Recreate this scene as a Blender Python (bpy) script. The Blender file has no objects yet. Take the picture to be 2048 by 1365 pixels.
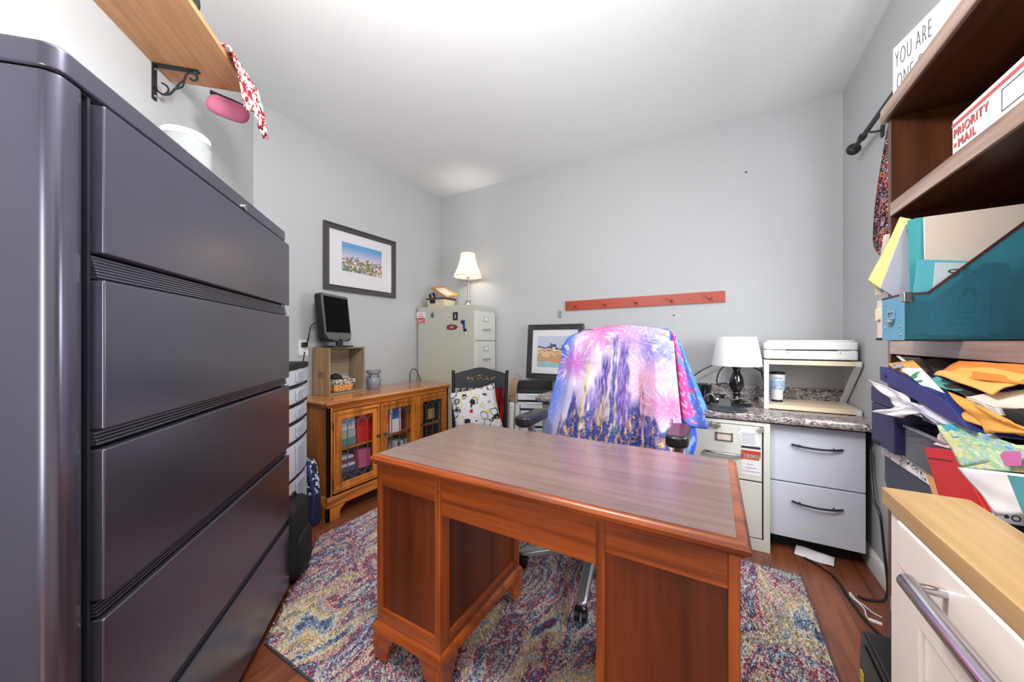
import bpy, math, random
import numpy as np
from mathutils import Vector, Matrix, noise
R = random.Random(7)
PI = math.pi
sc = bpy.context.scene
COL = sc.collection

# ------------------------------------------------------------------ camera, world, lights, exposure
FPX = 704.0; YAW = math.radians(29.85); EYE = 1.17
cd = bpy.data.cameras.new('camera'); cam = bpy.data.objects.new('camera', cd); COL.objects.link(cam)
cd.sensor_width = 36.0; cd.lens = FPX / 2048 * 36.0; cd.clip_start = 0.02
cam.location = (0, 0, EYE); cam.rotation_euler = (PI / 2, 0, YAW)
sc.camera = cam
sc.view_settings.view_transform = 'Standard'; sc.view_settings.look = 'None'
sc.view_settings.exposure = 0.52; sc.view_settings.gamma = 1.0; sc.view_settings.use_curve_mapping = False
w = bpy.data.worlds.new('world'); sc.world = w; w.use_nodes = True
wb = w.node_tree.nodes['Background']; wb.inputs[0].default_value = (0.93, 0.96, 1.0, 1); wb.inputs[1].default_value = 0.5

def light(name, kind, loc, power, color=(1, 1, 1), size=0.1, rot=(0, 0, 0), size_y=None):
    l = bpy.data.lights.new(name, kind); l.energy = power; l.color = color
    if kind == 'AREA':
        l.size = size
        if size_y: l.shape = 'RECTANGLE'; l.size_y = size_y
    else: l.shadow_soft_size = size
    o = bpy.data.objects.new(name, l); COL.objects.link(o); o.location = loc; o.rotation_euler = rot
    return o
# daylight through the window in the right wall
light('window_daylight', 'AREA', (0.80, 1.62, 1.62), 58, (0.93, 0.97, 1.0), 1.0, (0, PI / 2, 0), 1.0)
# added fill light behind the open rear, lifts the desk front; no source there
light('rear_fill', 'AREA', (0.62, -1.5, 1.15), 24, (1, 0.985, 0.96), 0.7, (PI / 2, 0, 0.45), 1.6)

# ------------------------------------------------------------------ pixel -> point on a plane of the room
FW = (-math.sin(YAW), math.cos(YAW)); RT = (math.cos(YAW), math.sin(YAW))
def ray(px): r = (px - 1024) / FPX; return FW[0] + r * RT[0], FW[1] + r * RT[1]
def pX(px, py, X): t = X / ray(px)[0]; return Vector((X, ray(px)[1] * t, EYE - (py - 682.5) / FPX * t))
def pY(px, py, Y): t = Y / ray(px)[1]; return Vector((ray(px)[0] * t, Y, EYE - (py - 682.5) / FPX * t))
def pZ(px, py, Z): t = (EYE - Z) * FPX / (py - 682.5); return Vector((ray(px)[0] * t, ray(px)[1] * t, Z))

# ------------------------------------------------------------------ colours and materials
def lin(c):
    out = []
    for v in c:
        v = v / 255.0
        out.append(v / 12.92 if v <= 0.04045 else ((v + 0.055) / 1.055) ** 2.4)
    return (out[0], out[1], out[2], 1.0)
MATS = {}
def newmat(name):
    m = bpy.data.materials.new(name); m.use_nodes = True
    nt = m.node_tree; b = nt.nodes['Principled BSDF']
    return m, nt, b
def setin(b, **k):
    for n, v in k.items():
        n = n.replace('_', ' ')
        if n in b.inputs: b.inputs[n].default_value = v
def add_bump(nt, b, scale, strength, dist=0.002, stretch=None, detail=3):
    tc = nt.nodes.new('ShaderNodeTexCoord'); mp = nt.nodes.new('ShaderNodeMapping')
    nz = nt.nodes.new('ShaderNodeTexNoise'); bp = nt.nodes.new('ShaderNodeBump')
    nz.inputs['Scale'].default_value = scale; nz.inputs['Detail'].default_value = detail
    if stretch: mp.inputs['Scale'].default_value = stretch
    bp.inputs['Strength'].default_value = strength; bp.inputs['Distance'].default_value = dist
    nt.links.new(tc.outputs['Object'], mp.inputs[0]); nt.links.new(mp.outputs[0], nz.inputs[0])
    nt.links.new(nz.outputs[0], bp.inputs['Height']); nt.links.new(bp.outputs[0], b.inputs['Normal'])
    return nz
def paint(name, c, rough=0.5, metal=0.0, bump=None, coat=0.0, var=0.03, spec=0.5):
    if name in MATS: return MATS[name]
    m, nt, b = newmat(name)
    setin(b, Roughness=rough, Metallic=metal, Coat_Weight=coat, Specular_IOR_Level=spec)
    tc = nt.nodes.new('ShaderNodeTexCoord'); nz = nt.nodes.new('ShaderNodeTexNoise'); cr = nt.nodes.new('ShaderNodeValToRGB')
    nz.inputs['Scale'].default_value = 3.0; nz.inputs['Detail'].default_value = 4
    L = lin(c)
    cr.color_ramp.elements[0].color = tuple(max(0, v * (1 - var)) for v in L[:3]) + (1,)
    cr.color_ramp.elements[1].color = tuple(min(1, v * (1 + var)) for v in L[:3]) + (1,)
    nt.links.new(tc.outputs['Object'], nz.inputs[0]); nt.links.new(nz.outputs[0], cr.inputs[0]); nt.links.new(cr.outputs[0], b.inputs['Base Color'])
    if bump: add_bump(nt, b, *bump)
    MATS[name] = m; return m
def wood(name, dark, light_, axis='z', rough=0.4, coat=0.2, fine=1.0, mid=None, bump=0.15, spread=(0.38, 0.64)):
    if name in MATS: return MATS[name]
    m, nt, b = newmat(name); N = nt.nodes.new; Lk = nt.links.new
    setin(b, Roughness=rough, Coat_Weight=coat, Coat_Roughness=0.25)
    tc = N('ShaderNodeTexCoord'); mp = N('ShaderNodeMapping')
    s = {'x': (0.5, 9, 9), 'y': (9, 0.5, 9), 'z': (9, 9, 0.5)}[axis]
    mp.inputs['Scale'].default_value = tuple(v * fine for v in s)
    n1 = N('ShaderNodeTexNoise'); n1.inputs['Scale'].default_value = 1.2; n1.inputs['Detail'].default_value = 7; n1.inputs['Distortion'].default_value = 1.1
    n2 = N('ShaderNodeTexNoise'); n2.inputs['Scale'].default_value = 11; n2.inputs['Detail'].default_value = 5
    mx = N('ShaderNodeMath'); mx.operation = 'MULTIPLY_ADD'; mx.inputs[1].default_value = 0.28
    m2 = N('ShaderNodeMath'); m2.operation = 'MULTIPLY'; m2.inputs[1].default_value = 0.78
    cr = N('ShaderNodeValToRGB'); e = cr.color_ramp.elements
    e[0].position = spread[0]; e[0].color = lin(dark); e[1].position = spread[1]; e[1].color = lin(light_)
    Lk(tc.outputs['Object'], mp.inputs[0]); Lk(mp.outputs[0], n1.inputs[0]); Lk(mp.outputs[0], n2.inputs[0])
    Lk(n1.outputs[0], m2.inputs[0]); Lk(n2.outputs[0], mx.inputs[0]); Lk(m2.outputs[0], mx.inputs[2])
    Lk(mx.outputs[0], cr.inputs[0]); Lk(cr.outputs[0], b.inputs['Base Color'])
    bp = N('ShaderNodeBump'); bp.inputs['Strength'].default_value = bump; bp.inputs['Distance'].default_value = 0.001
    Lk(n2.outputs[0], bp.inputs['Height']); Lk(bp.outputs[0], b.inputs['Normal'])
    MATS[name] = m; return m
def blotch(name, cols, scale=20, stretch=(1, 1, 1), rough=0.8, detail=4, kind='noise', distort=0.5, bump=0.0, pos=None, const=False):
    if name in MATS: return MATS[name]
    m, nt, b = newmat(name); N = nt.nodes.new; Lk = nt.links.new
    setin(b, Roughness=rough)
    tc = N('ShaderNodeTexCoord'); mp = N('ShaderNodeMapping'); mp.inputs['Scale'].default_value = stretch
    if kind == 'noise':
        n1 = N('ShaderNodeTexNoise'); n1.inputs['Scale'].default_value = scale; n1.inputs['Detail'].default_value = detail; n1.inputs['Distortion'].default_value = distort; out = n1.outputs[0]
    else:
        n1 = N('ShaderNodeTexVoronoi'); n1.inputs['Scale'].default_value = scale; out = n1.outputs['Distance' if kind == 'dist' else 'Color']
        if kind != 'dist':
            sp = N('ShaderNodeSeparateColor'); Lk(out, sp.inputs[0]); out = sp.outputs[0]
    Lk(tc.outputs['Object'], mp.inputs[0]); Lk(mp.outputs[0], n1.inputs[0])
    cr = N('ShaderNodeValToRGB')
    if const: cr.color_ramp.interpolation = 'CONSTANT'
    n = len(cols); e = cr.color_ramp.elements
    ps = pos or [0.25 + 0.5 * i / (n - 1) for i in range(n)]
    e[0].position = ps[0]; e[0].color = lin(cols[0]); e[1].position = ps[-1]; e[1].color = lin(cols[-1])
    for i in range(1, n - 1):
        k = e.new(ps[i]); k.color = lin(cols[i])
    Lk(out, cr.inputs[0]); Lk(cr.outputs[0], b.inputs['Base Color'])
    if bump:
        bp = N('ShaderNodeBump'); bp.inputs['Strength'].default_value = bump; bp.inputs['Distance'].default_value = 0.003
        Lk(out, bp.inputs['Height']); Lk(bp.outputs[0], b.inputs['Normal'])
    MATS[name] = m; return m
def clear(name, c=(255, 255, 255), rough=0.05, amount=0.85, gloss=0.5):
    """thin transparent plastic or glass: tinted see-through mixed with a glossy coat"""
    if name in MATS: return MATS[name]
    m, nt, b = newmat(name); N = nt.nodes.new; Lk = nt.links.new
    setin(b, Roughness=rough, Base_Color=lin(c), Specular_IOR_Level=gloss)
    if amount > 0.84:
        nt.nodes.remove(b); b = N('ShaderNodeBsdfGlossy'); b.inputs['Roughness'].default_value = rough; b.inputs[0].default_value = (1, 1, 1, 1)
    tr = N('ShaderNodeBsdfTransparent'); tr.inputs[0].default_value = lin(c)
    mx = N('ShaderNodeMixShader'); mx.inputs[0].default_value = amount
    out = nt.nodes['Material Output']
    Lk(b.outputs[0], mx.inputs[1]); Lk(tr.outputs[0], mx.inputs[2]); Lk(mx.outputs[0], out.inputs[0])
    MATS[name] = m; return m
def emit(name, c, s, base=(240, 235, 220)):
    if name in MATS: return MATS[name]
    m, nt, b = newmat(name); setin(b, Base_Color=lin(base), Emission_Color=lin(c), Emission_Strength=s, Roughness=0.8)
    MATS[name] = m; return m
def vcol(name, rough=0.9, bump=None):
    if name in MATS: return MATS[name]
    m, nt, b = newmat(name); a = nt.nodes.new('ShaderNodeVertexColor'); a.layer_name = 'Col'
    nt.links.new(a.outputs[0], b.inputs['Base Color']); setin(b, Roughness=rough)
    if bump: add_bump(nt, b, *bump)
    MATS[name] = m; return m

# ------------------------------------------------------------------ mesh builder
class MB:
    def __init__(s): s.v = []; s.f = []
    def add(s, vs, fs):
        n = len(s.v); s.v += [Vector(p) for p in vs]; s.f += [tuple(i + n for i in f) for f in fs]; return s
    def box(s, a, b):
        x0, y0, z0 = a; x1, y1, z1 = b
        return s.add([(x0, y0, z0), (x1, y0, z0), (x1, y1, z0), (x0, y1, z0), (x0, y0, z1), (x1, y0, z1), (x1, y1, z1), (x0, y1, z1)],
                     [(0, 3, 2, 1), (4, 5, 6, 7), (0, 1, 5, 4), (1, 2, 6, 5), (2, 3, 7, 6), (3, 0, 4, 7)])
    def prism(s, poly, vec):
        n = len(poly); P = [Vector(p) for p in poly]; V = Vector(vec)
        return s.add(P + [p + V for p in P], [tuple(range(n))[::-1], tuple(range(n, 2 * n))] + [(i, (i + 1) % n, n + (i + 1) % n, n + i) for i in range(n)])
    def loft(s, rings, closed=True, caps=True):
        n = len(rings[0]); vs = [p for r in rings for p in r]; fs = []
        for k in range(len(rings) - 1):
            for i in range(n if closed else n - 1):
                j = (i + 1) % n; fs.append((k * n + i, k * n + j, (k + 1) * n + j, (k + 1) * n + i))
        if caps and closed: fs += [tuple(range(n))[::-1], tuple((len(rings) - 1) * n + i for i in range(n))]
        return s.add(vs, fs)
    def lathe(s, prof, c=(0, 0, 0), seg=32, axis='z', caps=True):
        rings = []
        for r, h in prof:
            ring = []
            for i in range(seg):
                a = 2 * PI * i / seg; x, y = r * math.cos(a), r * math.sin(a)
                p = {'z': (x, y, h), 'x': (h, x, y), 'y': (y, h, x)}[axis]
                ring.append(Vector(c) + Vector(p))
            rings.append(ring)
        return s.loft(rings, caps=caps)
    def tube(s, pts, r, seg=10, smooth=True):
        P = [Vector(p) for p in pts]
        if smooth and len(P) > 2: P = spline(P, 8)
        rr = r if isinstance(r, (list, tuple)) else None
        rings = []; up = None
        for i, p in enumerate(P):
            t = (P[min(i + 1, len(P) - 1)] - P[max(i - 1, 0)]).normalized()
            if up is None: up = Vector((0, 0, 1)) if abs(t.z) < 0.9 else Vector((1, 0, 0))
            a = t.cross(up).normalized(); b = a.cross(t).normalized(); up = b
            q = r if rr is None else rr[0] + (rr[1] - rr[0]) * i / (len(P) - 1)
            rings.append([p + a * (q * math.cos(2 * PI * k / seg)) + b * (q * math.sin(2 * PI * k / seg)) for k in range(seg)])
        return s.loft(rings)
    def bar(s, a, b, wd, th, up=(0, 0, 1)):
        a = Vector(a); b = Vector(b); t = (b - a).normalized(); u = Vector(up)
        if abs(t.dot(u)) > 0.98: u = Vector((0, 1, 0))
        x = t.cross(u).normalized() * wd / 2; y = x.cross(t).normalized() * th / 2
        return s.loft([[p - x - y, p + x - y, p + x + y, p - x + y] for p in (a, b)])
    def rbox(s, a, b, r, seg=4, axis='z'):
        """box with rounded corners around one axis"""
        a = Vector(a); b = Vector(b); ix = {'z': (0, 1, 2), 'x': (1, 2, 0), 'y': (2, 0, 1)}[axis]
        lo = [a[i] for i in ix]; hi = [b[i] for i in ix]; ring = []
        for cx, cy, a0 in ((hi[0] - r, hi[1] - r, 0), (lo[0] + r, hi[1] - r, 1), (lo[0] + r, lo[1] + r, 2), (hi[0] - r, lo[1] + r, 3)):
            for k in range(seg + 1):
                an = PI / 2 * (a0 + k / seg); ring.append((cx + r * math.cos(an), cy + r * math.sin(an)))
        rings = []
        for h in (lo[2], hi[2]):
            rg = []
            for u, v in ring:
                p = [0, 0, 0]; p[ix[0]] = u; p[ix[1]] = v; p[ix[2]] = h; rg.append(Vector(p))
            rings.append(rg)
        return s.loft(rings)
    def grid(s, fn, nu, nv):
        vs = [fn(i / nu, j / nv) for j in range(nv + 1) for i in range(nu + 1)]
        return s.add(vs, [(j * (nu + 1) + i, j * (nu + 1) + i + 1, (j + 1) * (nu + 1) + i + 1, (j + 1) * (nu + 1) + i) for j in range(nv) for i in range(nu)])
    def rot(s, angle, axis='Z', c=(0, 0, 0)):
        M = Matrix.Rotation(angle, 3, axis); c = Vector(c); s.v = [M @ (p - c) + c for p in s.v]; return s
    def flipy(s): s.v = [Vector((p.x, -p.y, p.z)) for p in s.v]; return s
    def shift(s, d): s.v = [p + Vector(d) for p in s.v]; return s
    def build(s, name, mat, parent=None, bevel=0, seg=2, smooth=35, solid=0, sub=0):
        me = bpy.data.meshes.new(name); me.from_pydata([tuple(p) for p in s.v], [], s.f); me.validate(); me.update()
        import bmesh
        bm = bmesh.new(); bm.from_mesh(me); bmesh.ops.recalc_face_normals(bm, faces=bm.faces); bm.to_mesh(me); bm.free()
        o = bpy.data.objects.new(name, me); COL.objects.link(o)
        if mat: me.materials.append(mat)
        if smooth is not None:
            me.shade_smooth(); me.set_sharp_from_angle(angle=math.radians(smooth))
        if parent: o.parent = parent
        if solid:
            md = o.modifiers.new('thickness', 'SOLIDIFY'); md.thickness = solid; md.offset = 0
        if bevel:
            md = o.modifiers.new('bevel', 'BEVEL'); md.width = bevel; md.segments = seg; md.limit_method = 'ANGLE'; md.angle_limit = math.radians(40)
            md.harden_normals = smooth is not None
        if sub:
            md = o.modifiers.new('sub', 'SUBSURF'); md.levels = sub; md.render_levels = sub
        return o
def frame_ring(x0, z0, x1, z1, w_, y0, y1):
    """one connected rectangular frame, y0 front, y1 back"""
    o = [(x0, z0), (x1, z0), (x1, z1), (x0, z1)]; i = [(x0 + w_, z0 + w_), (x1 - w_, z0 + w_), (x1 - w_, z1 - w_), (x0 + w_, z1 - w_)]
    vs = [(x, y0, z) for x, z in o] + [(x, y0, z) for x, z in i] + [(x, y1, z) for x, z in i] + [(x, y1, z) for x, z in o]
    fs = []
    for a in range(4):
        b = (a + 1) % 4
        for r in range(4):
            q = (r + 1) % 4; fs.append((r * 4 + a, r * 4 + b, q * 4 + b, q * 4 + a))
    return MB().add(vs, fs)
def spline(P, n):
    out = []
    for i in range(len(P) - 1):
        p0 = P[max(i - 1, 0)]; p1 = P[i]; p2 = P[i + 1]; p3 = P[min(i + 2, len(P) - 1)]
        for k in range(n):
            t = k / n
            out.append(0.5 * ((2 * p1) + (p2 - p0) * t + (2 * p0 - 5 * p1 + 4 * p2 - p3) * t * t + (3 * p1 - p0 - 3 * p2 + p3) * t ** 3))
    out.append(P[-1]); return out
def tag(o, label=None, cat=None, group=None, kind=None):
    if label: o['label'] = label
    if cat: o['category'] = cat
    if group: o['group'] = group
    if kind: o['kind'] = kind
    return o
def root(name, loc, rz=0, label=None, cat=None, group=None):
    o = bpy.data.objects.new(name, None); COL.objects.link(o); o.empty_display_size = 0.05
    o.location = loc; o.rotation_euler = (0, 0, math.radians(rz)); return tag(o, label, cat, group)
def BX(name, a, b, mat, parent=None, bevel=0.002, seg=2): return MB().box(a, b).build(name, mat, parent, bevel, seg)
def slab(name, pts, vec, mat, parent=None, bevel=0): return MB().prism(pts, vec).build(name, mat, parent, bevel)
def sheet(pts, nu=16, nv=12, wave=0.004, sag=0.0, seed=0, sagdir=(0, 0, -1)):
    """bilinear patch a-b-c-d with crumple"""
    a, b, c, d = [Vector(p) for p in pts]; nrm = (b - a).cross(d - a).normalized(); sd = Vector(sagdir)
    def fn(u, v):
        p = a * (1 - u) * (1 - v) + b * u * (1 - v) + c * u * v + d * (1 - u) * v
        n = noise.noise(Vector((u * 2.2 + seed * 3.1, v * 2.2, seed))) * wave
        return p + nrm * n + sd * (sag * 4 * u * (1 - u))
    return MB().grid(fn, nu, nv)
def text(name, body, size, mat, parent=None, loc=(0, 0, 0), rot=(0, 0, 0), depth=0.0004, sx=1.0, align='LEFT', bold=0.0, space=1.0):
    cu = bpy.data.curves.new(name, 'FONT'); cu.body = body; cu.size = size; cu.extrude = depth; cu.align_x = align; cu.offset = bold; cu.space_character = space
    cu.resolution_u = 4
    t = bpy.data.objects.new('tmp', cu); COL.objects.link(t)
    dg = bpy.context.evaluated_depsgraph_get(); me = bpy.data.meshes.new_from_object(t.evaluated_get(dg))
    bpy.data.objects.remove(t); o = bpy.data.objects.new(name, me); COL.objects.link(o)
    me.name = name; me.materials.clear(); me.materials.append(mat); me.transform(Matrix.Diagonal((sx, 1, 1, 1)))
    if isinstance(rot, Matrix): o.matrix_local = Matrix.Translation(loc) @ rot.to_4x4()
    else: o.location = loc; o.rotation_euler = rot
    if parent: o.parent = parent
    return o
def basis(x, y):
    x = Vector(x).normalized(); y = Vector(y); y = (y - x * y.dot(x)).normalized(); z = x.cross(y)
    return Matrix((x, y, z)).transposed()

# ------------------------------------------------------------------ palette
M_wall = paint('wall_paint', (187, 189, 191), 0.75, bump=(160, 0.06, 0.001), var=0.006)
M_ceil = paint('ceiling_paint', (236, 237, 238), 0.85, bump=(120, 0.05, 0.001), var=0.004)
M_trim = paint('white_trim', (236, 236, 234), 0.35, var=0.005)
M_dark = paint('dark_metal', (118, 116, 132), 0.25, metal=0.88, bump=(400, 0.02, 0.0004), coat=0.0, var=0.03)
M_darkgap = paint('shadow_steel', (30, 31, 38), 0.5)
M_beige = paint('beige_steel', (190, 190, 178), 0.4, bump=(500, 0.05, 0.0005), var=0.01)
M_beige_f = paint('pale_beige_steel', (216, 215, 206), 0.35, var=0.01)
M_chrome = paint('chrome', (205, 205, 208), 0.18, metal=1.0)
M_steel = paint('brushed_steel', (190, 188, 188), 0.3, metal=1.0)
M_black = paint('black_plastic', (24, 25, 28), 0.35)
M_blackm = paint('black_matte', (28, 28, 30), 0.7)
M_iron = paint('black_iron', (26, 27, 30), 0.45, bump=(200, 0.1, 0.001))
M_white = paint('white_plastic', (233, 234, 236), 0.3, var=0.005)
M_paper = paint('white_paper', (232, 229, 232), 0.8, var=0.02)
M_cream = paint('cream_paper', (222, 205, 192), 0.8, var=0.02)
M_oak = wood('golden_oak', (128, 62, 18), (214, 130, 52), 'z', 0.32, 0.35)
M_oakh = wood('golden_oak_rail', (128, 62, 18), (214, 130, 52), 'x', 0.32, 0.35)
M_oaktop = wood('golden_oak_top', (160, 88, 36), (224, 150, 82), 'x', 0.2, 0.5)
M_desk = wood('desk_maple', (108, 44, 14), (190, 94, 36), 'x', 0.34, 0.3, 0.8)
M_deskv = wood('desk_maple_upright', (108, 44, 14), (190, 94, 36), 'z', 0.34, 0.3, 0.8)
M_desky = wood('desk_side_rail', (108, 44, 14), (190, 94, 36), 'y', 0.34, 0.3, 0.8)
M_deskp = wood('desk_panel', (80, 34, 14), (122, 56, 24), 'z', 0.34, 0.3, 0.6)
M_desktop = wood('desk_laminate', (100, 74, 66), (146, 116, 106), 'x', 0.2, 0.5, 2.2, bump=0.05, spread=(0.25, 0.8))
M_walnut = wood('bookcase_wood', (58, 28, 14), (98, 54, 28), 'z', 0.4, 0.2, 1.0)
M_walnuth = wood('bookcase_shelf_wood', (52, 26, 14), (92, 50, 28), 'x', 0.4, 0.2, 1.0)
M_edge_sheen = wood('bookcase_edge_sheen', (118, 84, 66), (176, 148, 134), 'x', 0.35, 0.3, 1.6)  # same wood made paler: reflected light painted into the front edges
M_shelf = wood('wall_shelf_wood', (176, 118, 74), (222, 168, 118), 'x', 0.45, 0.1, 0.7)
M_butcher = wood('butcher_block', (172, 130, 80), (212, 178, 126), 'x', 0.4, 0.1, 0.8)
M_crate = wood('crate_wood', (118, 88, 60), (186, 152, 116), 'z', 0.8, 0.0, 0.8)
M_crateh = wood('crate_wood_inside', (110, 94, 72), (172, 152, 124), 'x', 0.85, 0.0, 0.8)
M_glass = clear('clear_glass', (254, 254, 254), 0.02, 0.95)
M_frost = clear('frosted_drawer', (240, 243, 250), 0.3, 0.3)
M_teal = clear('teal_plastic', (118, 196, 212), 0.15, 0.82)
M_teals = paint('teal_board', (92, 158, 186), 0.45)
M_navy = paint('navy_board', (40, 48, 112), 0.5)
M_manila = paint('manila', (226, 168, 84), 0.7, var=0.06)
M_red = paint('red_card', (206, 34, 28), 0.45)
M_ink = paint('black_ink', (40, 42, 50), 0.6)
M_redink = paint('red_ink', (196, 84, 84), 0.6)

# ------------------------------------------------------------------ the room
WX0, WX1, WY1, CZ = -2.61, 0.707, 2.97, 2.745
CY = 1.154                                   # where the left wall turns 45 degrees
def structure(o): o['kind'] = 'structure'; return o
E0 = (-0.62, CY - (-0.62 - WX0))             # near end of the angled wall
# floor: hardwood planks running towards the back wall
def floor_mat():
    m, nt, b = newmat('hardwood_floor'); N = nt.nodes.new; Lk = nt.links.new
    setin(b, Roughness=0.3, Coat_Weight=0.25, Coat_Roughness=0.2)
    tc = N('ShaderNodeTexCoord'); mp = N('ShaderNodeMapping'); mp.inputs['Rotation'].default_value = (0, 0, PI / 2)
    br = N('ShaderNodeTexBrick'); br.inputs['Scale'].default_value = 1.0; br.inputs['Brick Width'].default_value = 1.3; br.inputs['Row Height'].default_value = 0.127
    br.inputs['Mortar Size'].default_value = 0.0012; br.inputs['Bias'].default_value = 0.0; br.offset = 0.37
    br.inputs['Color1'].default_value = lin((148, 88, 58)); br.inputs['Color2'].default_value = lin((118, 64, 40)); br.inputs['Mortar'].default_value = lin((52, 26, 14))
    mp2 = N('ShaderNodeMapping'); mp2.inputs['Scale'].default_value = (9, 0.9, 9)
    n1 = N('ShaderNodeTexNoise'); n1.inputs['Scale'].default_value = 1.6; n1.inputs['Detail'].default_value = 8; n1.inputs['Distortion'].default_value = 2.0
    cr = N('ShaderNodeValToRGB'); cr.color_ramp.elements[0].position = 0.3; cr.color_ramp.elements[1].position = 0.72
    cr.color_ramp.elements[0].color = (0.55, 0.5, 0.47, 1); cr.color_ramp.elements[1].color = (1.15, 1.1, 1.05, 1)
    mx = N('ShaderNodeMix'); mx.data_type = 'RGBA'; mx.blend_type = 'MULTIPLY'; mx.inputs[0].default_value = 1.0
    Lk(tc.outputs['Object'], mp.inputs[0]); Lk(mp.outputs[0], br.inputs[0]); Lk(tc.outputs['Object'], mp2.inputs[0]); Lk(mp2.outputs[0], n1.inputs[0])
    Lk(n1.outputs[0], cr.inputs[0]); Lk(br.outputs[0], mx.inputs[6]); Lk(cr.outputs[0], mx.inputs[7]); Lk(mx.outputs[2], b.inputs['Base Color'])
    bp = N('ShaderNodeBump'); bp.inputs['Strength'].default_value = 0.3; bp.inputs['Distance'].default_value = 0.001; bp.invert = True
    Lk(br.outputs['Fac'], bp.inputs['Height']); Lk(bp.outputs[0], b.inputs['Normal'])
    return m
fl = [(WX1 + 0.12, -1.6), (WX1 + 0.12, WY1 + 0.12), (WX0 - 0.12, WY1 + 0.12), (WX0 - 0.12, CY - 0.05), (E0[0] - 0.05, E0[1] - 0.12), (E0[0] - 0.05, -1.6)]
structure(MB().prism([(x, y, -0.1) for x, y in fl], (0, 0, 0.1)).build('floor', floor_mat(), smooth=None))
structure(MB().prism([(x, y, CZ) for x, y in fl], (0, 0, 0.1)).build('ceiling', M_ceil, smooth=None))
structure(BX('wall_back', (WX0, WY1, 0), (WX1, WY1 + 0.12, CZ), M_wall, bevel=0))
structure(BX('wall_left', (WX0 - 0.12, CY, 0), (WX0, WY1, CZ), M_wall, bevel=0))
d45 = 0.12 * 0.7071
structure(MB().prism([(WX0, CY, 0), (E0[0], E0[1], 0), (E0[0] - d45, E0[1] - d45, 0), (WX0 - d45, CY - d45, 0)], (0, 0, CZ)).build('wall_angled', M_wall, smooth=None))
# right wall with a window opening behind the bookcase
W0, W1, WZ0, WZ1 = 1.12, 2.12, 1.0, 2.12
wr = MB()
wr.box((WX1, -1.6, 0), (WX1 + 0.12, W0, CZ)); wr.box((WX1, W1, 0), (WX1 + 0.12, WY1 + 0.12, CZ))
wr.box((WX1, W0, 0), (WX1 + 0.12, W1, WZ0)); wr.box((WX1, W0, WZ1), (WX1 + 0.12, W1, CZ))
structure(wr.build('wall_right', M_wall, smooth=None))
win = structure(root('window_1', (WX1 + 0.08, (W0 + W1) / 2, WZ0)))
wf = MB()
hw = (W1 - W0) / 2; hh = WZ1 - WZ0
for a, b in (((-0.02, -hw, 0), (0.02, hw, 0.05)), ((-0.02, -hw, hh - 0.05), (0.02, hw, hh)), ((-0.02, -hw, 0), (0.02, -hw + 0.05, hh)), ((-0.02, hw - 0.05, 0), (0.02, hw, hh)), ((-0.02, -hw, hh / 2 - 0.025), (0.02, hw, hh / 2 + 0.025))): wf.box(a, b)
wf.build('window_frame', M_trim, win)
BX('window_pane', (-0.003, -hw + 0.04, 0.04), (0.003, hw - 0.04, hh - 0.04), M_glass, win, 0)
def base(name, pts):
    m = MB()
    for (a, b) in zip(pts[:-1], pts[1:]):
        a3 = Vector((a[0], a[1], 0.0)); b3 = Vector((b[0], b[1], 0.0)); t = (b3 - a3).normalized(); n = Vector((-t.y, t.x, 0))
        prof = [(0, 0), (0.014, 0), (0.014, 0.075), (0.008, 0.09), (0, 0.1)]
        m.loft([[p + n * x + Vector((0, 0, z)) for x, z in prof] for p in (a3, b3)])
    structure(m.build(name, M_trim, bevel=0))
base('baseboard_back', [(WX1, WY1), (WX0, WY1)][::1])
base('baseboard_left', [(WX0, WY1), (WX0, CY)])
base('baseboard_angled', [(WX0, CY), E0])
base('baseboard_right', [(WX1, -1.6), (WX1, WY1)])
# added globe light, unseen above the frame, brightens ceiling and walls
cl = root('ceiling_fill_globe', (-0.60, 0.50, CZ), 0, 'added fill light above the desk, shaped as a hanging white glass globe', 'light')
MB().lathe([(0.06, 0), (0.06, -0.015), (0.012, -0.03), (0.008, -0.39), (0.03, -0.40), (0.03, -0.41)], seg=32).build('canopy', M_trim, cl)
MB().lathe([(0.03, -0.39), (0.10, -0.42), (0.145, -0.50), (0.145, -0.60), (0.10, -0.68), (0.002, -0.71)], seg=40).build('lamp_shade', clear('opal_glass', (250, 248, 244), 0.3, 0.8), cl)
light('ceiling_fill', 'POINT', (-0.60, 0.50, CZ - 0.55), 68, (0.965, 0.985, 1.0), 0.14)  # added fill source inside the globe

# ------------------------------------------------------------------ big dark lateral file cabinet
t = root('lateral_file_cabinet', (-0.955, 0.130, 0), 135, 'tall dark grey metal five drawer lateral file cabinet standing on the angled wall', 'cabinet')
LW, LD, LH = 1.07, 0.44, 1.675
rr = 0.03
m = MB()   # carcass with rounded front uprights
m.rbox((0, 0, 0.0), (0.065, LD, LH - 0.052), 0.024, 6); m.rbox((LW - 0.03, 0.0, 0), (LW, LD, LH - 0.052), 0.012, 4)
m.box((0.03, 0.03, 0.03), (LW - 0.02, LD, LH - 0.055)); m.box((0.03, 0.012, 0.0), (LW - 0.02, 0.05, 0.05))
m.build('body', M_dark, t, 0.002)
m = MB(); m.rbox((-0.003, -0.004, LH - 0.05), (LW + 0.003, LD, LH - 0.005), 0.026, 6); m.build('top_cap', M_dark, t, 0.006, 3)
BX('top_gap', (0.01, 0.006, LH - 0.054), (LW - 0.01, LD - 0.01, LH - 0.049), M_darkgap, t, 0)
faces = [(1.333, 1.612), (1.003, 1.284), (0.682, 0.967), (0.358, 0.648), (0.045, 0.325)]
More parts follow.
